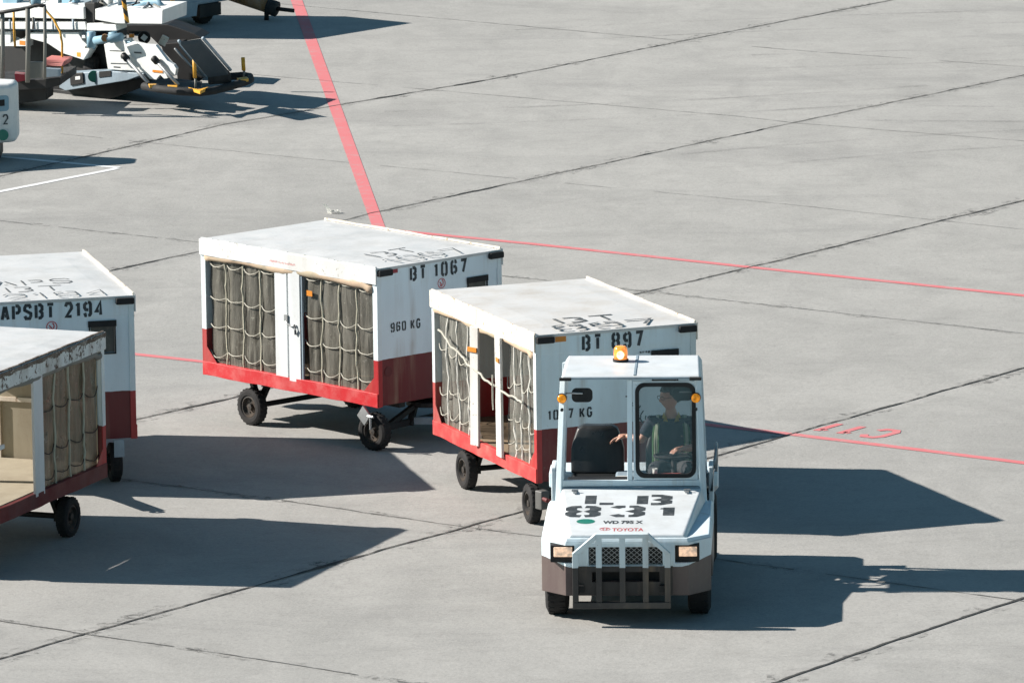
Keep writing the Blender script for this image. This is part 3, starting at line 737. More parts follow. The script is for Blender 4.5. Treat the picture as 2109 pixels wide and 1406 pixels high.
WD, LD = 1.61, 2.80
cartD = make_cart('rusty open-sided baggage cart with peeling roof edge and pale plywood interior',
    (-3.9004, 70.0118, 0), 2.764, WD, LD, 1.85, .445, None, None, None, 'rust', steer=0., flip=True)

# ------------------------------------------------------------------ tow tractor
TUG = (.9848, 65.10, 0); TRZ = -.046
tug = thing('tow_tractor', 'white airport tow tractor with brown lower body and open cab, pulling the cart train', 'tow tractor', TUG, TRZ)
# body shell: plan outline with chamfered front corners
plan = [(-.757, .23), (-.535, 0), (.56, 0), (.757, .23), (.757, 1.72), (-.757, 1.72)]
bm = BM(); prism(bm, plan, .26, .74)
body = part('body', bm, 'tug', tug, bevel=.008)
bm = BM(); cyl(bm, (-.9, .54, .24), (-.5, .54, .24), .305, 40); cut(body, bm)
bm = BM(); cyl(bm, (.5, .54, .24), (.9, .54, .24), .305, 40); cut(body, bm)
bm = BM(); rbox(bm, -.33, .33, -.1, .07, .53, .70); cut(body, bm)
bm = BM(); rbox(bm, -.3, .3, -.1, .08, .385, .475); cut(body, bm)
for x0, x1 in ((-.675, -.455), (.44, .655)):
    bm = BM(); rbox(bm, x0, x1, -.05, .3, .555, .715); cut(body, bm)
# raised nose and fender tops
bm = BM(); hexa(bm, [(-.757, .235, .742), (-.535, .004, .742), (.56, .004, .742), (.757, .235, .742), (.757, 1.76, .742), (-.757, 1.76, .742)],
    [(-.74, .245, .765), (-.525, .02, .775), (.55, .02, .775), (.74, .245, .765), (.735, 1.76, .775), (-.735, 1.76, .775)])
part('fender', bm, 'tug', tug, bevel=.006)
def hoodp(u, v, off=0.):
    """u -1..1, v 0 front..1 rear, on the sloping hood"""
    hw = .505+(.635-.505)*v
    return Vector((u*hw+.012, .06+1.61*v, .80+.103*v+off))
bm = BM(); f0, f1, f2, f3 = hoodp(-1, 0), hoodp(1, 0), hoodp(1, 1), hoodp(-1, 1)
hexa(bm, [(f0.x-.03, f0.y-.01, .766), (f1.x+.03, f1.y-.01, .766), (f2.x+.04, f2.y, .776), (f3.x-.04, f3.y, .776)], [f0, f1, f2, f3])
hood = part('hood', bm, 'white', tug, bevel=.014, seg=3)
un = (hoodp(1, .5)-hoodp(-1, .5)).normalized(); vn = (hoodp(0, 1)-hoodp(0, 0)).normalized(); nn = un.cross(vn)
def hood_at(x, v, off=.0016): p = hoodp(0, v); return Vector((x, p.y, p.z))+nn*off
for wrd, x, v, h, wd in (('L', -.40, .64, .37, .31), ('B', .07, .63, .37, .32), ('8', -.565, .375, .40, .32), ('3', -.175, .375, .40, .33), ('1', .28, .38, .36, .26)):
    bm = BM(); lettering(bm, wrd, hood_at(x, v), un*1.3, vn, h, wd/1.3, .03, .078); part('lettering', bm, 'ink', hood)
bm = BM(); bmesh.ops.create_circle(bm, cap_ends=True, segments=28, radius=.083, matrix=Matrix.Translation(hood_at(-.37, .285)) @ Matrix.Rotation(math.atan2(vn.z, vn.y), 4, 'X'))
part('green_disc', bm, 'green', hood)
font_mesh('WD 795 X', 'ink', hood, 'lettering', hood_at(-.215, .235), un, vn, .10, .36, bold=.006)
font_mesh('TOYOTA', 'red_ink', hood, 'lettering', hood_at(-.125, .075), un, vn, .105, .28, bold=.002)
bm = BM(); cc = hood_at(-.19, .12)
for rx, ry, oy in ((.045, .05, 0), (.018, .048, 0), (.033, .018, .02)):
    pts = [(math.cos(2*math.pi*k/20)*rx, math.sin(2*math.pi*k/20)*ry+oy) for k in range(21)]
    for a, b in zip(pts, pts[1:]):
        ribbon(bm, [a, b], .006, cc+nn*.0003*(rx*30), un, vn)
part('emblem', bm, 'red_ink', hood)
for x in (-.5, .52):
    bm = BM(); p = hood_at(x, .9, .012); box(bm, p, (.03, .1, .012)); cyl(bm, p+Vector((-.03, .01, .01)), p+Vector((.03, .01, .01)), .012, 8)
    part('hinge', bm, 'steel', hood)
bm = BM(); rbox(bm, -.63, .65, 1.055, 1.10, .875, 1.045); part('cowl', bm, 'bluegrey', tug, bevel=.005)
# grille
bm = BM(); rbox(bm, -.325, .325, .058, .066, .535, .695); gr = part('grille', bm, 'rubber', tug)
bm = BM()
for s in (-1, 1):
    for k in range(-5, 19):
        x = -.325+.05*k; z0, z1 = .535, .695; x1 = x+s*.19; a, b = Vector((x, .05+.003*s, z0)), Vector((x1, .05+.003*s, z1))
        t0, t1 = 0., 1.
        for lim, sg in ((-.325, 1), (.325, -1)):
            for end in (0, 1):
                q = a.lerp(b, end)
        def clip(p, q):
            d = q-p; ts = [0, 1]
            if abs(d.x) > 1e-6:
                ta, tb = sorted(((-.325-p.x)/d.x, (.325-p.x)/d.x)); ts = [max(0, ta), min(1, tb)]
            return (p+d*ts[0], p+d*ts[1]) if ts[1] > ts[0]+.02 else None
        c_ = clip(a, b)
        if c_: beam(bm, c_[0], c_[1], .004, .004)
part('mesh', bm, 'steel', gr)
bm = BM(); rbox(bm, -.3, .3, .07, .078, .387, .473); part('air_intake', bm, 'rubber', tug)
# dark plate behind the guard
bm = BM(); rbox(bm, -.44, .42, -.006, -.001, .27, .384); rbox(bm, -.44, -.301, -.006, -.001, .3845, .4755); rbox(bm, .301, .42, -.006, -.001, .3845, .4755); rbox(bm, -.44, .42, -.006, -.001, .476, .527)
part('bumper_plate', bm, 'guard', tug)
# front guard
gy = -.085
for k, (x, z1) in enumerate(((-.445, .66), (-.235, .80), (-.026, .80), (.18, .80), (.375, .66))):
    bm = BM(); rbox(bm, x-.026, x+.026, gy-.03, gy+.03, .222, z1); part('guard_bar', bm, 'guard', tug, bevel=.004)
bm = BM(); rbox(bm, -.472, .402, gy-.0335, gy+.0335, .165, .2215); part('guard_rail', bm, 'guard', tug, bevel=.004)
bm = BM(); rbox(bm, -.262, .207, gy-.035, gy+.035, .8005, .84)
part('guard_rail', bm, 'guard', tug, bevel=.004)
for s, xa, xb in ((-1, -.4735, -.262), (1, .4035, .207)):
    bm = BM(); a = [(xa, .6605), (xb, .84), (xb, .7855), (xa-s*.05, .6605)]
    q = [bm.verts.new((x, gy-.036, z)) for x, z in a]; p = [bm.verts.new((x, gy+.036, z)) for x, z in a]
    bm.faces.new(q); bm.faces.new(p[::-1])
    for i in range(4): bm.faces.new((q[i], q[(i+1) % 4], p[(i+1) % 4], p[i]))
    part('guard_rail', bm, 'guard', tug, bevel=.003)
for x in (-.4, .33):
    bm = BM(); rbox(bm, x-.03, x+.03, gy+.031, .004, .3, .36); part('guard_bracket', bm, 'black', tug)
# headlights
for x0, x1 in ((-.675, -.455), (.44, .655)):
    bm = BM(); rbox(bm, x0+.004, x1-.004, .03, .28, .558, .712); hl = part('headlight', bm, 'rubber', tug, bevel=.004)
    bm = BM(); rbox(bm, x0+.035, x1-.02, .012, .0295, .61, .698); part('lens', bm, 'head_lens', hl, bevel=.006)
# rear body, seats deck, floor, sides
bm = BM(); prism(bm, [(-.78, 2.0), (.78, 2.0), (.78, 2.4), (.7, 2.5), (-.7, 2.5), (-.78, 2.4)], .34, 1.0); rb = part('rear_body', bm, 'tug', tug, bevel=.012)
bm = BM(); cyl(bm, (-.95, 2.12, .46), (-.5, 2.12, .46), .42, 36); cut(rb, bm)
bm = BM(); cyl(bm, (.5, 2.12, .46), (.95, 2.12, .46), .42, 36); cut(rb, bm)
bm = BM(); rbox(bm, -.6, .6, 1.12, 1.98, .745, .78); part('cab_floor', bm, 'black', tug)
bm = BM(); rbox(bm, -.16, .08, 1.5, 1.98, .781, 1.02); part('engine_cover', bm, 'bluegrey', tug, bevel=.02)
for s in (-1, 1):
    bm = BM(); rbox(bm, s*.70, s*.745, 1.62, 1.995, .745, 1.12); part('side_panel', bm, 'tug', tug, bevel=.01)
    if s < 0: continue
    bm = BM(); tube(bm, [(s*.73, 1.6, .9), (s*.76, 1.62, 1.18), (s*.77, 1.72, 1.27), (s*.77, 1.95, 1.28), (s*.77, 2.02, 1.1), (s*.76, 2.03, .95)], .014, 8); part('grab_rail', bm, 'steel', tug, smooth=True)
for x in (-.63, .645):
    wheel(tug, (x, .5, .285), .285, .2, rim='black'); 
for x in (-.64, .64):
    wheel(tug, (x, 2.74, .335), .345, .24, rim='black')
bm = BM(); cyl(bm, (-.6, .5, .285), (.6, .5, .285), .05); rbox(bm, -.35, .35, .5, 2.95, .23, .295); cyl(bm, (-.6, 2.74, .335), (.6, 2.74, .335), .06); part('underframe', bm, 'black', tug)
bm = BM(); rbox(bm, -.08, .08, 2.49, 2.62, .50, .58); rbox(bm, -.08, .08, 2.49, 2.62, .40, .43); cyl(bm, (0, 2.56, .38), (0, 2.56, .64), .015, 10); part('tow_hitch', bm, 'steel', tug)
# cab frame
for s, xb, xt in ((-1, -.655, -.60), (1, .665, .615)):
    bm = BM(); beam(bm, (xb, 1.06, .86), (xt, 1.17, 2.03), .058, .05); part('front_pillar', bm, 'tug', tug, bevel=.006)
    bm = BM(); beam(bm, (s*.655, 2.03, .99), (s*.615, 2.02, 2.03), .05, .05); part('rear_pillar', bm, 'tug', tug, bevel=.006)
    bm = BM(); box(bm, (xb+.0*s, 1.055, .875), (.09, .1, .03)); part('pillar_foot', bm, 'black', tug, bevel=.005)
bm = BM(); rbox(bm, -.625, .635, 1.075, 1.115, 1.05, 1.105); part('windscreen_rail', bm, 'tug', tug, bevel=.004)
bm = BM(); beam(bm, (-.005, 1.09, 1.106), (-.0, 1.165, 2.02), .045, .035); part('centre_post', bm, 'tug', tug, bevel=.004)
# windscreen: rubber frame with rounded corners, panel around it, tinted glass
def wsp(x, z, off=0.): t = (z-1.105)/(2.02-1.105); return Vector((x, 1.085+.075*t+off, z))
def rrect(x0, x1, z0, z1, r, n=7):
    P = []
    for cx_, cz_, a0 in ((x1-r, z1-r, 0), (x0+r, z1-r, 90), (x0+r, z0+r, 180), (x1-r, z0+r, 270)):
        for k in range(n+1): a = R(a0+90*k/n); P.append((cx_+r*math.cos(a), cz_+r*math.sin(a)))
    return P
def ring(bm, A, B, off, th):
    n = len(A); v = [[bm.verts.new(wsp(x, z, o)) for x, z in P] for P, o in ((A, off), (B, off), (B, off+th), (A, off+th))]
    for i in range(n):
        j = (i+1) % n
        for a, b in ((0, 1), (1, 2), (2, 3), (3, 0)): bm.faces.new((v[a][i], v[a][j], v[b][j], v[b][i]))
X0, X1, Z0, Z1 = .028, .612, 1.115, 2.005
inner = rrect(X0+.02, X1-.012, Z0+.01, Z1-.012, .085)
outer = rrect(X0, X1+.001, Z0-.004, Z1, .004)
bm = BM(); ring(bm, inner, outer, -.004, .03); part('windscreen_frame', bm, 'tug', tug)
bm = BM(); ring(bm, inner, rrect(X0+.056, X1-.048, Z0+.046, Z1-.048, .06), -.011, .03); part('windscreen_seal', bm, 'rubber', tug)
bm = BM(); P = rrect(X0+.04, X1-.032, Z0+.03, Z1-.032, .07); a = [bm.verts.new(wsp(x, z, .004)) for x, z in P]; b = [bm.verts.new(wsp(x, z, .009)) for x, z in P]
bm.faces.new(a); bm.faces.new(b[::-1])
for i in range(len(a)): j = (i+1) % len(a); bm.faces.new((a[i], a[j], b[j], b[i]))
part('windscreen', bm, 'glass', tug)
# roof
bm = BM(); hexa(bm, [(-.63, 1.12, 2.03), (.655, 1.12, 2.03), (.645, 2.09, 2.03), (-.62, 2.09, 2.03)], [(-.61, 1.14, 2.06), (.635, 1.14, 2.06), (.61, 2.07, 2.085), (-.585, 2.07, 2.085)])
cr = part('cab_roof', bm, 'white', tug, bevel=.012, seg=3)
bm = BM(); hexa(bm, [(.035, 1.15, 2.061), (.055, 1.15, 2.061), (.055, 2.05, 2.085), (.035, 2.05, 2.085)], [(.035, 1.15, 2.066), (.055, 1.15, 2.066), (.055, 2.05, 2.09), (.035, 2.05, 2.09)]); part('roof_seam', bm, 'bluegrey', cr)
for x in (-.585, .6):
    bm = BM(); rbox(bm, x-.055, x+.055, 1.08, 1.135, 2.025, 2.05); part('roof_corner', bm, 'rubber', cr, bevel=.005)
bm = BM(); rbox(bm, -.53, .545, 1.10, 1.119, 2.035, 2.052); part('roof_edge', bm, 'bluegrey', cr)
# beacon
bm = BM(); cyl(bm, (-.1, 1.8, 2.075), (-.1, 1.8, 2.1), .072, 24); bc = part('beacon', bm, 'rubber', tug)
bm = BM(); lathe(bm, [(0, .0), (0, .062), (.05, .064), (.1, .06), (.118, .045), (.122, .0)], (-.1, 1.8, 2.1), 'Z', 28); part('lamp_shade', bm, 'beacon', bc, smooth=True)
bm = BM(); cyl(bm, (-.1, 1.745, 2.135), (-.1, 1.735, 2.135), .035, 16); 
for v in bm.verts: v.co.z = 2.145+(v.co.z-2.135)*1.1
part('bulb', bm, 'beacon_core', bc)
# side lamps, mirrors
for x in (-.618, .602):
    bm = BM(); lathe(bm, [(0, 0), (.0, .044), (.03, .046), (.045, .03), (.045, 0)], (x, 1.07, 1.86), 'Y', 24)
    il = part('indicator', bm, 'black', tug)
    il.data.transform(Matrix.Translation((0, .03, 0)))
    bm = BM(); lathe(bm, [(0, .0), (-.012, .02), (-.004, .04), (.012, .0405), (.012, 0)], (x, 1.085, 1.86), 'Y', 24); part('lens', bm, 'amber', il, smooth=True)
    bm = BM(); cyl(bm, (x, 1.1, 1.76), (x, 1.06, 1.76), .014, 10); part('switch_knob', bm, 'rubber', tug)
for x0, x1, xr, yy in ((-.53, -.34, -.60, 1.15), (.39, .57, .60, 1.2)):
    bm = BM(); P = rrect(x0, x1, 1.815, 1.945, .045)
    a = [bm.verts.new((x, yy, z)) for x, z in P]; b = [bm.verts.new((x, yy+.03, z)) for x, z in P]; bm.faces.new(a); bm.faces.new(b[::-1])
    for i in range(len(a)): j = (i+1) % len(a); bm.faces.new((a[i], a[j], b[j], b[i]))
    mr = part('mirror', bm, 'rubber', tug, bevel=.008)
    bm = BM(); xi = x0+.1 if xr < 0 else x0+.06; tube(bm, [(xr, yy-.01, 1.9), ((xr+xi)/2, yy-.02, 1.905), (xi, yy-.012, 1.9)], .009, 6); part('mirror_arm', bm, 'steel', mr)
# seats
def make_seat(x, label):
    bm = BM(); n = 14
    def sec(z):
        t = (z-1.02)/.42; wdt = .245-.07*max(0, t-.45)**1.2*2.2; return wdt, 2.0+.10*t
    rows = []
    for j in range(n+1):
        z = 1.0+.43*j/n; hw, y = sec(z); rr = []
        e = 1 if j < n else .75
        for k in range(13):
            u = -1+2*k/12; bul = .055*(1-abs(u)**3)*e; wing = -.035*max(0, abs(u)-.6)/.4
            rr.append((x+u*hw*e, y-bul+wing*-1*0-.04*max(0, abs(u)-.65)*2, z))
        rows.append(rr)
    front = [[bm.verts.new(p) for p in rr] for rr in rows]; back = [[bm.verts.new((p[0]*1., p[1]+.1+(.02), p[2])) for p in rr] for rr in rows]
    for j in range(n):
        for k in range(12):
            bm.faces.new((front[j][k], front[j][k+1], front[j+1][k+1], front[j+1][k])); bm.faces.new((back[j][k], back[j+1][k], back[j+1][k+1], back[j][k+1]))
        for k in (0, 12): bm.faces.new((front[j][k], front[j+1][k], back[j+1][k], back[j][k]))
    for k in range(12): bm.faces.new((front[n][k], front[n][k+1], back[n][k+1], back[n][k])); bm.faces.new((front[0][k], back[0][k], back[0][k+1], front[0][k+1]))
    st = part('seat', bm, 'seat', tug, bevel=.02, smooth=True, label=label, seg=3)
    bm = BM(); rbox(bm, x-.245, x+.245, 1.5, 2.02, .9, 1.0); part('seat_cushion', bm, 'seat', st, bevel=.04, seg=4)
    return st
make_seat(-.33, 'empty black vinyl passenger seat'); make_seat(.36, 'black driver seat behind the driver')
bm = BM(); rbox(bm, -.6, .6, 1.45, 1.98, .781, .895); part('seat_base', bm, 'black', tug)
# dash and steering
bm = BM(); hexa(bm, [(-.58, 1.12, .9), (.6, 1.12, .9), (.6, 1.32, .9), (-.58, 1.32, .9)], [(-.58, 1.12, 1.085), (.6, 1.12, 1.085), (.6, 1.28, 1.105), (-.58, 1.28, 1.105)]); part('dashboard', bm, 'black', tug, bevel=.01)
sw = Vector((.39, 1.42, 1.265)); tilt = Matrix.Rotation(R(-4), 4, 'X')
bm = BM(); pts = [sw+(tilt @ Vector((.18*math.cos(2*math.pi*k/36), .18*math.sin(2*math.pi*k/36), 0))) for k in range(37)]
tube(bm, pts, .013, 8); stw = part('steering_wheel', bm, 'rubber', tug, smooth=True)
bm = BM()
for k in range(3):
    a = R(90+120*k); beam(bm, sw, sw+(tilt @ Vector((.175*math.cos(a), .175*math.sin(a), 0))), .04, .012)
cyl(bm, sw-Vector((0, 0, .03)), sw+Vector((0, 0, .02)), .045, 16); part('wheel_hub', bm, 'rubber', stw)
bm = BM(); cyl(bm, sw-Vector((0, 0, .02)), (.39, 1.28, .95), .025, 12); part('steering_column', bm, 'black', tug)
bm = BM(); cyl(bm, (.02, 1.6, 1.02), (.05, 1.5, 1.24), .01, 8); bmesh.ops.create_uvsphere(bm, u_segments=12, v_segments=8, radius=.022, matrix=Matrix.Translation((.05, 1.5, 1.25))); part('lever', bm, 'steel', tug)
bm = BM(); rbox(bm, -.14, .0, 1.52, 1.58, 1.021, 1.05); part('control_panel', bm, 'fascia', tug)

CAB = Vector((0, .62, -.132))
for ch in tug.children:
    if ch.name.split('.')[0] in ('cowl', 'cab_floor', 'engine_cover', 'side_panel', 'grab_rail', 'front_pillar', 'rear_pillar', 'pillar_foot', 'windscreen_rail', 'centre_post', 'windscreen_frame', 'windscreen_seal', 'windscreen', 'cab_roof', 'beacon', 'indicator', 'switch_knob', 'mirror', 'seat', 'seat_base', 'dashboard', 'steering_wheel', 'steering_column', 'lever', 'control_panel', 'rear_body', 'tow_hitch'):
        ch.location = ch.location+CAB
bm = BM(); rbox(bm, -.74, .74, 1.722, 2.615, .3, .60); part('cab_tub', bm, 'tug', tug, bevel=.01)
Mt = Matrix.Translation(TUG) @ Matrix.Rotation(TRZ, 4, 'Z')
def ontug(o, p):
    o.location = Mt @ (Vector(p)+CAB); o.rotation_euler = (0, 0, TRZ); return o
# things lying in the cab
bm = BM(); box(bm, (0, 0, .018), (.24, .15, .034), Matrix.Rotation(R(6), 4, 'Z')); bk = part('book', bm, 'red_reflector', None, bevel=.003)
tag(bk, 'red covered logbook lying on the dashboard behind the windscreen', 'book'); ontug(bk, (.36, 1.21, 1.096))
M['cover'] = paint('book_cover', (.55, .12, .11), .5, amt=.1); bk.data.materials.clear(); bk.data.materials.append(M['cover'])
bm = BM(); box(bm, (0, 0, .018), (.232, .145, .027), Matrix.Rotation(R(6), 4, 'Z')); 
for v in bm.verts: v.co.y -= .006
part('pages', bm, 'paper', bk)
bm = BM(); lathe(bm, [(0, 0), (0, .02), (.075, .024), (.075, .021), (.004, .018), (.004, 0)], (0, 0, 0), 'Z', 20); cp = part('cup', bm, 'paper', None, smooth=True)
tag(cp, 'small white cup standing on the dashboard beside the logbook', 'cup'); ontug(cp, (.22, 1.255, 1.104))

# ------------------------------------------------------------------ driver
def grow(name, V, E, Rd, sub=2, root=0):
    me = bpy.data.meshes.new(name); me.from_pydata(V, E, []); o = bpy.data.objects.new(name, me); COL.objects.link(o)
    s = o.modifiers.new('s', 'SKIN'); s.use_smooth_shade = True
    for i, sv in enumerate(me.skin_vertices[0].data):
        sv.radius = (Rd[i], Rd[i]) if not isinstance(Rd[i], tuple) else Rd[i]; sv.use_root = (i == root)
    m = o.modifiers.new('u', 'SUBSURF'); m.levels = sub; m.render_levels = sub
    bpy.context.view_layer.update(); dg = bpy.context.evaluated_depsgraph_get()
    new = bpy.data.meshes.new_from_object(o.evaluated_get(dg)); bpy.data.objects.remove(o); return new
def chain(V, E, Rd, pts, start=None):
    """pts: list of (x,y,z,r); returns indices"""
    idx = []; prev = start
    for p in pts:
        V.append(p[:3]); Rd.append(p[3]); i = len(V)-1
        if prev is not None: E.append((prev, i))
        idx.append(i); prev = i
    return idx
SEAT = Vector((.36, 1.82, 1.0))
PX = .36
def P_(x, y, z): return (x, y, z)
pel = (PX, 1.86, 1.06)
# joints in tractor coordinates (front of the tractor is -y)
shR = Vector((.175, 1.84, 1.505)); elR = Vector((.085, 1.80, 1.335)); wrR = Vector((-.06, 1.93, 1.36))
shL = Vector((.545, 1.84, 1.50)); elL = Vector((.60, 1.70, 1.29)); wrL = Vector((.45, 1.50, 1.315))
V, E_, Rd = [], [], []
tor = chain(V, E_, Rd, [(PX, 1.87, 1.07, (.15, .105)), (PX, 1.87, 1.2, (.145, .10)), (PX, 1.86, 1.34, (.155, .105)), (PX, 1.86, 1.45, (.14, .09)), (PX, 1.85, 1.54, (.07, .06)), (PX-.005, 1.835, 1.60, (.052, .055)), (PX-.01, 1.825, 1.66, (.052, .055))])
def lerp(a, b, t): return a.lerp(b, t)
def arm(V, E_, Rd, sh, el, wr, hand_dir, start):
    a = chain(V, E_, Rd, [(*sh, .058), (*lerp(sh, el, .5), .05), (*el, .04), (*lerp(el, wr, .35), .041), (*lerp(el, wr, .75), .03), (*wr, .025)], start)
    return a
aR = arm(V, E_, Rd, shR, elR, wrR, None, tor[3]); aL = arm(V, E_, Rd, shL, elL, wrL, None, tor[3])
for s, kx in ((-1, .22), (1, .53)):
    chain(V, E_, Rd, [(PX+s*.09, 1.80, 1.06, .085), (kx, 1.6, 1.10, .075), (kx-.0, 1.42, 1.10, .06), (kx, 1.36, .98, .05), (kx, 1.35, .86, .04)], tor[0])
me_body = grow('body', V, E_, Rd, 2, 0)
# hands: palm plus five separate bent fingers
def hand(wr, d, down, side, curl):
    """wr wrist, d pointing direction, down = palm normal, side = towards the thumb"""
    d = Vector(d).normalized(); down = Vector(down).normalized(); side = d.cross(down).normalized()*side
    V, E_, Rd = [], [], []
    pm = wr+d*.045
    chain(V, E_, Rd, [(*(wr-d*.02), .024), (*(wr+d*.02), (.026)), (*pm, .029), (*(wr+d*.078), .026)])
    me = [grow('hand', V, E_, Rd, 2, 0)]
    for k in range(4):
        off = side*(.030-.02*k); L = (.042, .047, .043, .034)[k]
        base = wr+d*.075+off; c = curl*(1+.12*k); p = base; V, E_, Rd = [], [], []; pts = [(*(base-d*.03), .0105), (*base, .0098)]
        ang = 0
        for j, f in enumerate((1., .62, .5)):
            ang += c*(.7, 1.0, .8)[j]; p = p+(d*math.cos(ang)+down*math.sin(ang))*L*f; pts.append((*p, (.0088, .0080, .0068)[j]))
        chain(V, E_, Rd, pts); me.append(grow('finger', V, E_, Rd, 1, 0))
    V, E_, Rd = [], [], []
    b = wr+d*.02+side*.022
    chain(V, E_, Rd, [(*b, .013), (*(b+d*.028+side*.02+down*.01), .0115), (*(b+d*.055+side*.024+down*.024), .0095), (*(b+d*.075+side*.018+down*.036), .008)])
    me.append(grow('thumb', V, E_, Rd, 1, 0)); return me
meshes = [me_body]+hand(wrR, (-.92, .12, -.18), (-.1, 0, -1), 1, .42)+hand(wrL, (-.72, -.68, -.12), (0, 0, -1), 1, .6)
# head
def head_mesh(c, yaw, pitch):
    bm = BM(); bmesh.ops.create_uvsphere(bm, u_segments=48, v_segments=32, radius=1)
    def g(d, s): return math.exp(-d*d/(2*s*s))
    for v in bm.verts:
        x, y, z = v.co   # face looks to -y
        X, Y, Z = x*.077, y*.097, z*.118
        if Z < 0: t = -Z/.118; X *= 1-.32*t*t; Y = Y*(1-.12*t) if Y > 0 else Y*(1-.05*t)
        if Y > 0 and Z < -.03: Y *= .8
        if y < 0:
            Y -= .024*g(X, .010)*g(Z+.022, .016)*1.0      # nose tip
            Y -= .012*g(X, .008)*g(Z, .022)
            Y += .010*(g(X-.031, .014)+g(X+.031, .014))*g(Z-.006, .011)   # eye sockets
            Y -= .005*g(Z-.026, .008)*g(X, .045)          # brow
            Y -= .007*g(X, .020)*g(Z+.056, .005)          # upper lip
            Y -= .006*g(X, .017)*g(Z+.067, .005)
            Y += .004*g(X, .024)*g(Z+.0615, .003)
            Y -= .010*g(X, .020)*g(Z+.098, .014)          # chin
            Y -= .004*(g(X-.042, .016)+g(X+.042, .016))*g(Z+.02, .02)
        v.co = (X, Y, Z)
    for s in (-1, 1):
        m = Matrix.Translation((s*.076, .008, -.008)) @ Matrix.Rotation(s*R(-18), 4, 'Z') @ Matrix.Diagonal((.010, .020, .032, 1))
        bmesh.ops.create_uvsphere(bm, u_segments=12, v_segments=10, radius=1, matrix=m)
    M4 = Matrix.Translation(c) @ Matrix.Rotation(yaw, 4, 'Z') @ Matrix.Rotation(pitch, 4, 'X')
    bm.transform(M4); me = bpy.data.meshes.new('head'); bm.to_mesh(me); bm.free(); return me, M4
HC = Vector((PX-.01, 1.81, 1.745)); head, HM = head_mesh(HC, R(-56), R(5))
meshes.append(head)
bm = BM()
for me in meshes: bm.from_mesh(me)
me = bpy.data.meshes.new('person'); bm.to_mesh(me); bm.free()
person = bpy.data.objects.new('person', me); COL.objects.link(person)
rm = person.modifiers.new('r', 'REMESH'); rm.mode = 'VOXEL'; rm.voxel_size = .0048; rm.use_smooth_shade = True
sm = person.modifiers.new('s', 'SMOOTH'); sm.iterations = 3; sm.factor = .4
bpy.context.view_layer.update(); dg = bpy.context.evaluated_depsgraph_get()
new = bpy.data.meshes.new_from_object(person.evaluated_get(dg)); person.modifiers.clear(); person.data = new
new.materials.clear(); new.materials.append(M['skin'])
for p in new.polygons: p.use_smooth = True
ORG = Vector((PX, 1.82, 1.0))
def fit(me): me.transform(Matrix.Translation(-ORG))
fit(new); ontug(person, ORG)
tag(person, 'driver in navy polo shirt and green safety vest, one arm over the empty seat', 'person')
def wear(name, me, mat, smooth=True, label=None):
    fit(me); me.materials.clear(); me.materials.append(M[mat])
    if smooth:
        for p in me.polygons: p.use_smooth = True
    o = link(name, me, person)
    if label: o['label'] = label
    return o
def bm_me(bm, name): bmesh.ops.recalc_face_normals(bm, faces=bm.faces); me = bpy.data.meshes.new(name); bm.to_mesh(me); bm.free(); return me
V, E_, Rd = [], [], []
tor = chain(V, E_, Rd, [(PX, 1.87, 1.05, (.172, .125)), (PX, 1.87, 1.2, (.167, .12)), (PX, 1.86, 1.34, (.176, .124)), (PX, 1.86, 1.45, (.16, .108)), (PX, 1.85, 1.53, (.09, .075))])
for sh, el in ((shR, elR), (shL, elL)): chain(V, E_, Rd, [(*sh, .072), (*lerp(sh, el, .5), .066), (*lerp(sh, el, .82), .062)], tor[3])
shirt = wear('shirt', grow('shirt', V, E_, Rd, 2, 0), 'shirt')
V, E_, Rd = [], [], []; chain(V, E_, Rd, [(PX, 1.87, 1.03, (.17, .12)), (PX, 1.87, 1.10, (.165, .12))])
for s, kx in ((-1, .22), (1, .53)): chain(V, E_, Rd, [(PX+s*.09, 1.80, 1.06, .1), (kx, 1.6, 1.10, .09), (kx, 1.42, 1.10, .075), (kx, 1.36, .98, .065), (kx, 1.35, .86, .06)], 0)
wear('trousers', grow('trousers', V, E_, Rd, 2, 0), 'trousers')
for s in (0, 1):
    kx = (.22, .53)[s]; bm = BM(); bmesh.ops.create_uvsphere(bm, u_segments=16, v_segments=10, radius=1, matrix=Matrix.Translation((kx, 1.31, .825)) @ Matrix.Diagonal((.05, .13, .045, 1)))
    wear('shoe', bm_me(bm, 'shoe'), 'rubber')
# vest panels following the chest, over the shoulders
def vest_panel(sx, x0, x1, z0, lift, mat, name, parent=None):
    bm = BM(); rows = []
    path = [(z0, 1.738), (1.15, 1.735), (1.25, 1.727), (1.35, 1.722), (1.43, 1.732), (1.50, 1.765), (1.548, 1.815), (1.560, 1.865), (1.53, 1.93), (1.42, 1.985), (1.25, 2.0)]
    for z, y in path:
        sp = 1-.12*max(0, (z-1.4)/.15) ; rr = []
        for k in range(6):
            x = (x0+(x1-x0)*k/5); curve = .55*max(0, x-.06)**2*1.4 if y < 1.86 else -.4*max(0, x-.06)**2
            rr.append(bm.verts.new((PX+sx*x*sp, y+curve-lift*(1 if y < 1.86 else -1), z+(lift if z > 1.5 else 0)-(.25*max(0, x-.08) if z > 1.47 else 0))))
        rows.append(rr)
    for a, b in zip(rows, rows[1:]):
        for k in range(5): bm.faces.new((a[k], a[k+1], b[k+1], b[k]))
    bmesh.ops.solidify(bm, geom=bm.faces[:], thickness=.005)
    return wear(name, bm_me(bm, name), mat)
for s in (-1, 1):
    vest_panel(s, .115, .178, 1.06, .012, 'vest', 'vest'); vest_panel(s, .13, .160, 1.065, .019, 'vest_band', 'reflective_band')
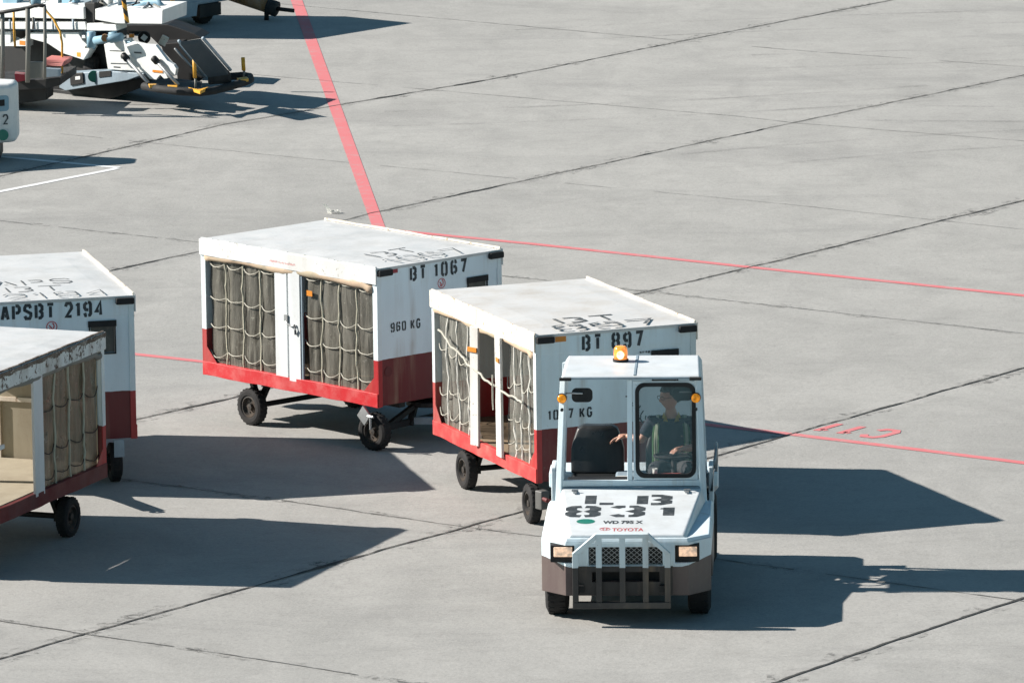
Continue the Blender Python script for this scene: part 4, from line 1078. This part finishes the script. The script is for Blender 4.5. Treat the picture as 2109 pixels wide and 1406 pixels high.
# collar
bm = BM()
for s in (-1, 1):
    a = [(PX+s*.03, 1.748, 1.52), (PX+s*.07, 1.757, 1.525), (PX+s*.062, 1.79, 1.582), (PX+s*.045, 1.772, 1.565)]
    q = [bm.verts.new(p) for p in a]; bm.faces.new(q)
    a = [(PX+s*.07, 1.757, 1.525), (PX+s*.09, 1.83, 1.54), (PX+s*.066, 1.84, 1.60), (PX+s*.062, 1.79, 1.582)]; q = [bm.verts.new(p) for p in a]; bm.faces.new(q)
bmesh.ops.solidify(bm, geom=bm.faces[:], thickness=.006)
wear('collar', bm_me(bm, 'collar'), 'collar', False)
# hair cap from a displaced sphere part
bm = BM(); bmesh.ops.create_uvsphere(bm, u_segments=40, v_segments=28, radius=1)
for v in bm.verts:
    x, y, z = v.co; k = 1+.05*noise.noise(Vector((x*6, y*6, z*3)))
    v.co = (x*.088*k, y*.107*k+.002, z*.130*k+.004)
dele = [v for v in bm.verts if (v.co.y < -.045 and v.co.z < .050) or (v.co.y < .018 and v.co.z < .012) or v.co.z < -.055]
bmesh.ops.delete(bm, geom=dele, context='VERTS'); bmesh.ops.solidify(bm, geom=bm.faces[:], thickness=.012); bm.transform(HM)
wear('hair', bm_me(bm, 'hair'), 'hair')
bm = BM()
for s in (-1, 1):
    pts = [(s*.033+.026*math.cos(2*math.pi*k/18), -.098-.004, .004+.017*math.sin(2*math.pi*k/18)) for k in range(19)]; tube(bm, pts, .0022, 6)
    tube(bm, [(s*.059, -.1, .008), (s*.08, -.06, .01), (s*.084, .01, .006)], .0022, 6)
tube(bm, [(-.008, -.106, .006), (.008, -.106, .006)], .0022, 6)
bm.transform(HM); wear('glasses', bm_me(bm, 'glasses'), 'rubber')

# ------------------------------------------------------------------ parked ground equipment, far left
FPX, CP, SP, CR, SR = 15375.2, math.cos(PITCH), math.sin(PITCH), math.cos(ROLL), math.sin(ROLL)
def ray(px, py):
    u, v = px-1054.5, py-703.; u, v = CR*u+SR*v, -SR*u+CR*v; up = -v/FPX
    return Vector((u/FPX, CP+up*SP, -SP+up*CP))
def gp(px, py, Y): d = ray(px, py); t = Y/d.y; return Vector((d.x*t, Y, CAMH+d.z*t))
def gz(px, py, z): d = ray(px, py); t = (z-CAMH)/d.z; return Vector((d.x*t, d.y*t, z))
def holder(label, name, cat, loc):
    t = thing(name, label, cat, loc); t['o'] = list(loc); return t
def par(name, bm, mat, t, **k):
    o = t
    off = Vector((0, 0, 0))
    while o is not None: off += o.location; o = o.parent
    bmesh.ops.translate(bm, verts=bm.verts, vec=-off); return part(name, bm, mat, t, **k)
def plate(name, poly, Y0, k, th, mat, t, bevel=.008):
    n = math.hypot(k, 1); inw = Vector((k/n*.35, 1/n, 0))*th
    bm = BM(); a = [bm.verts.new(gp(x, y, Y0-k*x/150)) for x, y in poly]; b = [bm.verts.new(v.co+inw) for v in a]
    bm.faces.new(a); bm.faces.new(b[::-1])
    for i in range(len(a)): j = (i+1) % len(a); bm.faces.new((a[i], a[j], b[j], b[i]))
    return par(name, bm, mat, t, bevel=bevel)
def rod(name, pts, r, mat, t, smooth=True): bm = BM(); tube(bm, pts, r, 10); return par(name, bm, mat, t, smooth=smooth)
K = .95; YL = 100.15
ld = thing('cargo_loader', 'white cargo loader with raised platform beams, hydraulic rods and a black front bumper', 'cargo loader', (-5.3, 98.6, 0))
plate('platform_beam', [(-30, 14), (172, 15), (173, 40), (-30, 36)], YL, K, .6, 'white_gse', ld)
plate('platform_beam', [(196, 19), (335, 21), (334, 50), (240, 49), (196, 41)], YL, K, 1.2, 'white_gse', ld)
plate('beam_gap', [(174, 6), (195, 6), (195, 46), (174, 46)], YL+.1, K, .5, 'black', ld)
plate('lower_beam', [(-30, 46), (175, 46), (178, 62), (-30, 60)], YL+.02, K, .5, 'white_gse', ld)
plate('lower_beam', [(179, 49), (238, 52), (241, 64), (179, 64)], YL-.02, K, .5, 'white_gse', ld)
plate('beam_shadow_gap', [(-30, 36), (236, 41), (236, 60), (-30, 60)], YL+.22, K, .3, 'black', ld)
plate('side_cover', [(62, 68), (160, 67), (170, 84), (187, 100), (172, 124), (128, 110), (98, 90), (62, 80)], YL+.1, K, .35, 'white_gse', ld)
plate('side_cover', [(0, 66), (22, 66), (22, 94), (52, 94), (52, 74), (60, 74), (60, 96), (0, 96)], YL+.12, K, .2, 'white_gse', ld)
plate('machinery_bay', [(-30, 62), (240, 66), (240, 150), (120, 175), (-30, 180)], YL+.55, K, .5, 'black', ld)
plate('engine_cover', [(214, 92), (228, 86), (256, 84), (268, 108), (290, 138), (301, 150), (222, 143)], YL-.05, K, .4, 'white_gse', ld)
plate('chassis_panel', [(124, 152), (222, 147), (300, 152), (262, 166), (135, 187), (122, 181)], YL-.1, K, .35, 'bluegrey', ld)
for x, y, rr in ((193, 158, 12), (69, 140, 10)):
    bm = BM(); c0 = gp(x, y, YL-.13-K*x/150); lathe(bm, [(0, 0), (0, rr/155.), (.02, rr/155.), (.02, 0)], c0, 'Y', 24); par('green_disc', bm, 'green', ld)
plate('vent', [(204, 148), (228, 146), (228, 157), (204, 160)], YL-.115, K, .03, 'black', ld, 0)
plate('lamp_box', [(143, 152), (170, 150), (172, 172), (145, 177)], YL-.13, K, .05, 'black', ld)
plate('lamp', [(155, 158), (165, 157), (165, 164), (155, 165)], YL-.14, K, .02, 'white_gse', ld, 0)
plate('underbody', [(20, 172), (130, 186), (300, 160), (300, 178), (240, 200), (110, 226), (20, 232)], YL+.1, K, .9, 'black', ld)  # black plate stands in for the shadow and wheels under the loader
for pts in (((188, 66), (188, 98)), ((232, 66), (236, 88))): rod('hydraulic_cylinder', [gp(x, y, YL-.1-K*x/150) for x, y in pts], .06, 'blue_gse', ld)
rod('hydraulic_cylinder', [gp(196, 84, 98.5), gp(250, 76, 98.2)], .055, 'blue_gse', ld)
bm = BM(); lathe(bm, [(0, 0), (0, .05), (.06, .05), (.06, 0)], gp(216, 79, 98.3), 'Y', 20); par('cap', bm, 'rustbrown', ld)
ap = plate('arm_plate', [(258, 92), (274, 86), (300, 92), (320, 93), (330, 106), (345, 126), (358, 134), (363, 142), (361, 156), (354, 158), (340, 148), (346, 162), (338, 163), (330, 155), (322, 165), (308, 163), (298, 150), (268, 112)], YL-.15, K, .12, 'white_gse', ld)
bm = BM(); a = [bm.verts.new(gp(x, y, YL-.162-K*x/150)) for x, y in ((314, 144), (335, 146), (335, 151), (314, 149))]; bm.faces.new(a); par('orange_tag', bm, 'orange', ap)
for (x0, y0), (x1, y1) in (((256, 116), (305, 171)), ((318, 122), (367, 175))):
    A, B = gp(x0, y0, YL-.25-K*x0/150), gz(x1, y1, .36)
    rd = rod('hydraulic_rod', [A, A.lerp(B, .5), B], .024, 'steel', ld); rod('rod_head', [A+(A-B)*.04, A, A.lerp(B, .12)], .045, 'black', rd)
zb = .3
fr = [gz(296, 178, zb), gz(330, 184, zb), gz(370, 189, zb), gz(412, 191, zb), gz(440, 187, zb), gz(475, 178, zb), gz(505, 169, zb), gz(516, 164, zb), gz(514, 158, zb), gz(500, 156, zb), gz(472, 158, zb)]
bp = rod('bumper', fr, .052, 'rubber', ld)
bm = BM()
deck = [gz(298, 174, zb), gz(412, 186, zb), gz(416, 168, zb), gz(330, 158, zb)]
lo = [p-Vector((0, 0, .04)) for p in deck]; hexa(bm, [tuple(p) for p in lo], [tuple(p) for p in deck]); par('step_deck', bm, 'black', ld)
for P in (((304, 172), (322, 173), (320, 175), (308, 175)), ((345, 175), (366, 176), (364, 179), (348, 178)), ((388, 180), (408, 184), (430, 179), (412, 188)), ((488, 161), (508, 158), (512, 162), (496, 165))):
    bm = BM(); q = [gz(x, y, zb+.05) for x, y in P]; hexa(bm, [tuple(p-Vector((0, 0, .04))) for p in q], [tuple(p) for p in q]); par('yellow_pad', bm, 'yellow', bp)
for x, y, h in ((403, 184, .43), (503, 160, .27)):
    b = gz(x, y, zb); rod('bumper_post', [b, b+Vector((0, 0, h*.35))], .016, 'grey_post', bp); rod('bumper_post', [b+Vector((-.005, 0, h*.35)), b+Vector((-.012, 0, h))], .026, 'yellow', bp)
# striped posts
n_ = NT('hazard_stripes'); o_ = n_.sepxyz(); f_ = n_.math('GREATER_THAN', n_.math('FRACT', n_.math('ADD', n_.math('MULTIPLY', o_[2], 7.), n_.math('MULTIPLY', o_[0], 7.))), .5)
n_.base(n_.mix(f_, (.7, .33, .02), (.02, .02, .02))); n_.rough(.5); M['hazard'] = n_.m
for a, b, Y in (((251, -25), (262, 48), 97.95), ((352, -25), (358, 30), 99.6)): rod('striped_post', [gp(*a, Y), gp(*b, Y)], .032, 'hazard', ld, False)
rnd = random.Random(4)
for i in range(16):
    x = rnd.uniform(-5, 335); y = rnd.uniform(-4, 12)
    rod('cable', [gp(x, y, YL+.3-K*x/150), gp(x+rnd.uniform(-14, 14), y+6, YL+.25-K*x/150), gp(x+rnd.uniform(-20, 20), y+rnd.uniform(8, 16), YL+.2-K*x/150)], rnd.choice((.008, .012, .02)), rnd.choice(('black', 'rubber', 'steel', 'bluegrey', 'grey_post')), ld)
for i in range(14):
    x = rnd.uniform(165, 262); y = rnd.uniform(64, 96); w_, h_ = rnd.uniform(4, 11), rnd.uniform(3, 9)
    plate('fitting', [(x, y), (x+w_, y+1), (x+w_, y+h_), (x, y+h_)], YL+rnd.uniform(-.02, .3), K, .08, rnd.choice(('black', 'bluegrey', 'white_gse', 'blue_gse', 'white_gse')), ld)
for x, y, w_, h_, m_ in ((276, 107, 15, 3, 'ink'), (228, 130, 36, 2.5, 'ink'), (234, 137, 14, 3, 'ink'), (40, 84, 12, 9, 'orange'), (158, 108, 8, 9, 'yellow'), (226, 104, 30, 2, 'ink')):
    plate('decal', [(x, y), (x+w_, y+1), (x+w_, y+h_+1), (x, y+h_)], YL-.175, K, .01, m_, ld, 0)
for x in (20, 70, 108, 150): rod('bracket', [gp(x, 40, YL-.02-K*x/150), gp(x+2, 62, YL-.03-K*x/150)], .014, 'bluegrey', ld)
# upper deck clutter
plate('deck_rail', [(-30, 2), (170, 4), (170, 9), (-30, 8)], YL+.7, K, .1, 'white_gse', ld)
for x, wd_, m in ((20, 30, 'blue_gse'), (110, 18, 'white_gse'), (140, 26, 'blue_gse'), (215, 16, 'white_gse'), (238, 10, 'white_gse')):
    plate('deck_box', [(x-wd_/2, -25), (x+wd_/2, -25), (x+wd_/2, 12), (x-wd_/2, 12)], YL+.5, K, .3, m, ld)
rod('hose', [gp(272, 14, 98.9), gp(300, 6, 98.8), (gp(325, 4, 98.7)), gp(334, 14, 98.6)], .04, 'blue_gse', ld)
for c0, dx in ((gz(232, 192, 0), 0), (gz(262, 186, 0), 0)):
    w_ = wheel(ld, c0-ld.location+Vector((-.2, .1, .27)), .27, .2, toe=-.5)
rod('handrail', [gp(28, 22, 98.6), gp(29, 60, 98.6), gp(31, 96, 98.6)], .016, 'yellow', ld)
rod('handrail', [gp(88, 10, 98.4), gp(96, 24, 98.35), gp(110, 40, 98.3), gp(124, 66, 98.2), gp(128, 90, 98.1), gp(128, 158, 98.05)], .015, 'yellow', ld)

st = thing('stake_trailer', 'low black trailer with tall grey corner posts standing before the cargo loader', 'trailer', (-6.5, 97.6, 0))
for x, y0, y1, Y, rr in ((5, 26, 165, 97.7, .028), (57, 18, 170, 97.5, .032), (92, 13, 163, 97.4, .022), (68, 36, 60, 98.2, .016)):
    rod('post', [gp(x, y0, Y), gp(x+1, (y0+y1)/2, Y), gp(x, y1, Y)], rr, 'grey_post', st)
rod('top_rail', [gp(-10, 28, 97.7), gp(15, 24, 97.65), gp(57, 17, 97.5), gp(75, 11, 97.5), gp(92, 13, 97.4)], .025, 'black', st)
bm = BM(); bmesh.ops.create_uvsphere(bm, u_segments=18, v_segments=12, radius=.07, matrix=Matrix.Translation(gp(74, 3, 97.6)) @ Matrix.Diagonal((1, .8, 1.25, 1))); par('lamp', bm, 'blue_gse', st, smooth=True)
plate('bed', [(-40, 172), (92, 163), (124, 160), (124, 176), (100, 182), (-40, 192)], 97.9, .4, 1.2, 'black', st)
plate('side_board', [(60, 128), (92, 128), (92, 160), (60, 163)], 97.75, .3, .06, 'grey_post', st)
plate('side_board', [(92, 140), (125, 143), (124, 158), (92, 160)], 97.7, .3, .08, 'bluegrey', st)
plate('skirt', [(-40, 186), (96, 178), (96, 206), (-40, 226)], 98.1, .4, .5, 'black', st)
for c0 in (gz(50, 216, 0), gz(10, 220, 0)): wheel(st, c0-st.location+Vector((-.1, .1, .15)), .15, .12, toe=-.4)
bm = BM(); 
q = [gp(90, 121, 97.9), gp(138, 125, 97.85), gp(130, 138, 97.8), gp(92, 138, 97.9)]
hexa(bm, [tuple(p) for p in q], [tuple(p+Vector((.08, .3, .01))) for p in q]); sk_ = par('x', bm, 'pink', None) if False else None
bb = part('rolled_sheet', bm, 'pink', None, bevel=.03, seg=3); c0 = gp(115, 138, 97.9); bb.data.transform(Matrix.Translation(-c0)); bb.location = c0
tag(bb, 'red sheeted load lying on the trailer behind the grey posts', 'load')
bm = BM(); q = [(30, 152), (50, 154), (52, 166), (32, 170)]; a = [gp(x, y, 97.6) for x, y in q]; hexa(bm, [tuple(p) for p in a], [tuple(p+Vector((0, .2, 0))) for p in a])
par('tail_lamp', bm, 'red_reflector', st)

bl = thing('belt_loader', 'belt loader with dark slate conveyor sloping down to the right, beside the cargo loader', 'belt loader', (-4.2, 100.4, 0))
TL, TR, BRr, BL = gz(373, 86, 1.02), gz(413, 80, 1.02), gz(470, 146, .5), gz(428, 152, .5)
bm = BM(); nrm = Vector((0, 0, .05)); hexa(bm, [tuple(p-nrm) for p in (TL, BL, BRr, TR)], [tuple(p) for p in (TL, BL, BRr, TR)]); cb = par('conveyor_belt', bm, 'slate', bl)
for A, B in ((TL, BL), (TR, BRr)):
    s_ = Vector((-.03, 0, .01)) if A is TL else Vector((.03, 0, .01)); rod('side_rail', [A+s_, A.lerp(B, .5)+s_, B+s_], .022, 'bluegrey', cb)
bm = BM(); hexa(bm, [tuple(p-Vector((0, 0, .12))) for p in (BL+(BL-TL)*.06, BRr+(BRr-TR)*.12, BRr, BL)][::1], [tuple(p-Vector((0, 0, .0))) for p in (BL+(BL-TL)*.04, BRr+(BRr-TR)*.10, BRr+Vector((0, 0, .01)), BL+Vector((0, 0, .01)))]); par('end_roller', bm, 'rubber', bl)
A, B = gz(372, 92, .8), gz(424, 158, .34); rod('lower_frame', [A, A.lerp(B, .5), B], .024, 'bluegrey', bl)
rod('lower_frame', [gz(360, 100, .75), gz(392, 136, .5), gz(420, 158, .34)], .016, 'steel', bl)
plate('housing', [(236, 52), (345, 51), (372, 60), (400, 70), (416, 79), (372, 86), (340, 100), (330, 96), (300, 66), (240, 64)], 101.6, .5, .6, 'black', bl)
plate('housing', [(330, 90), (372, 88), (426, 152), (405, 172), (366, 168), (362, 135), (335, 105)], 101.2, .5, .4, 'black', bl)
bm = BM(); lathe(bm, [(0, 0), (0, .085), (.05, .085), (.05, 0)], gp(297, 78, 99.3), 'Y', 24); pw = par('pulley', bm, 'rubber', bl); bm = BM(); box(bm, (0, 0, 0), (.07, .03, .07), Matrix.Rotation(.7, 4, 'Y')); bmesh.ops.translate(bm, verts=bm.verts, vec=gp(297, 78, 99.27)); par('hub', bm, 'white_gse', pw)
bm = BM(); box(bm, (0, 0, 0), (.1, .08, .13), Matrix.Rotation(.5, 4, 'Y')); bmesh.ops.translate(bm, verts=bm.verts, vec=gp(337, 84, 99.2)); par('control_box', bm, 'fascia_worn', bl, bevel=.01)
bm = BM(); box(bm, (0, 0, 0), (.07, .06, .05)); bmesh.ops.translate(bm, verts=bm.verts, vec=gp(271, 74, 98.9)); par('warning_lamp', bm, 'orange', bl, bevel=.01)
bm = BM(); c0 = gz(398, 120, .3); wheel(bl, c0-bl.location+Vector((0, .3, -.08)), .24, .16, toe=-.6); bm.free()

tk = thing('equipment_truck', 'pale grey equipment truck body, cut by the top picture edge', 'truck', (-5.4, 105.04, 0), .863)
bm = BM(); rbox(bm, 0, 2.16, 0, 1.3, .3, 1.72); part('body', bm, 'bluegrey', tk, bevel=.03)
bm = BM(); hexa(bm, [(1.0, -.03, .16), (1.42, -.03, .16), (1.42, .02, .16), (1.0, .02, .16)], [(.55, -.03, .36), (1.46, -.03, .36), (1.46, .02, .36), (.55, .02, .36)]); part('skirt', bm, 'bluegrey', tk)
bm = BM(); rbox(bm, 1.5, 1.95, -.02, .5, .12, .299); rbox(bm, .1, 1.0, .3, 1.0, .15, .298); part('underframe', bm, 'black', tk)
for x, y in ((.3, .16), (1.75, .16), (.3, 1.12), (1.75, 1.12)): wheel(tk, (x, y, .2), .2, .14, toe=math.pi/2)
tb = thing('tow_bar', 'rusty brown cylinder with a black jockey wheel beside the red stand line', 'tow bar', (-3.6, 106.6, 0))
A, B = gp(470, -14, 107.), gp(566, 18, 106.7)
rod('barrel', [A, A.lerp(B, .5), B], .105, 'rustbrown', tb); rod('end_cap', [A.lerp(B, .86), A.lerp(B, .95), B+(B-A)*.04], .118, 'rubber', tb)
rod('pin', [B, B+Vector((.28, -.05, -.03))], .03, 'black', tb); rod('leg', [gp(549, 24, 106.75), gp(549, 42, 106.75)], .035, 'black', tb)
wt = thing('white_tractor', 'rounded white tractor corner with blue-framed window, at the left picture edge', 'tow tractor', (-6.885, 93.62, 0))
bm = BM(); rbox(bm, -.9, .45, -.3, .3, .05, .249); part('underframe', bm, 'black', wt)
bm = BM(); prism(bm, [(-1.0, -1.0), (.60, -.35), (.67, -.28), (.68, .12), (-.8, .7), (-1.2, .3)], .25, 1.0); part('body', bm, 'tug', wt, bevel=.07, seg=5)
for m_ in ([q_ for q_ in wt.children if q_.name.startswith('body')][0].data.materials,): m_.clear(); m_.append(M['panel'] if False else M['white_gse'])
bm = BM(); P = rrect(.12, .58, .66, .86, .04); fy = lambda x: -1.0+.65*(x+1.0)/1.60
a = [bm.verts.new((x, fy(x)-.008, z)) for x, z in P]; b = [bm.verts.new((x, fy(x)+.01, z)) for x, z in P]; bm.faces.new(a); bm.faces.new(b[::-1])
for i in range(len(a)): j = (i+1) % len(a); bm.faces.new((a[i], a[j], b[j], b[i]))
wf = part('window_frame', bm, 'blue_gse', wt)
bm = BM(); a = [bm.verts.new((x, fy(x)-.014, z)) for x, z in ((.14, .72), (.53, .73), (.53, .81), (.14, .80))]; bm.faces.new(a); part('pane', bm, 'rubber', wf)
bm = BM(); lettering(bm, '2', (.50, fy(.50)-.014, .49), (1, .406, 0), (0, 0, 1), .13, .07, .02, .018); part('lettering', bm, 'ink', wt)
bm = BM(); lathe(bm, [(0, 0), (0, .07), (.02, .07), (.02, 0)], (.50, fy(.50)-.03, .36), 'Y', 20); part('green_disc', bm, 'green', wt)
# scrap on the ground by the red line
bm = BM(); n = 9; base = gz(683, 440, 0)
V = [[bm.verts.new((-.012*j+.05*math.cos(.25*math.pi*i/n*2)-.05, .015*j, .0+.085*i/n+.004*noise.noise(Vector((i, j, 2))))) for j in range(4)] for i in range(n)]
for i in range(n-1):
    for j in range(3): bm.faces.new((V[i][j], V[i][j+1], V[i+1][j+1], V[i+1][j]))
W_ = [[bm.verts.new((-.01+.016*i, .012*j-.005, .008+.018*abs(math.sin(i*1.3+j)))) for j in range(5)] for i in range(6)]
for i in range(5):
    for j in range(4): bm.faces.new((W_[i][j], W_[i+1][j], W_[i+1][j+1], W_[i][j+1]))
bmesh.ops.solidify(bm, geom=bm.faces[:], thickness=.003)
sc = part('litter', bm, 'paper', None); sc.location = base; sc.scale = (1.5, 1.5, 1.5); tag(sc, 'crumpled white scrap lying on the concrete left of the red line', 'litter')
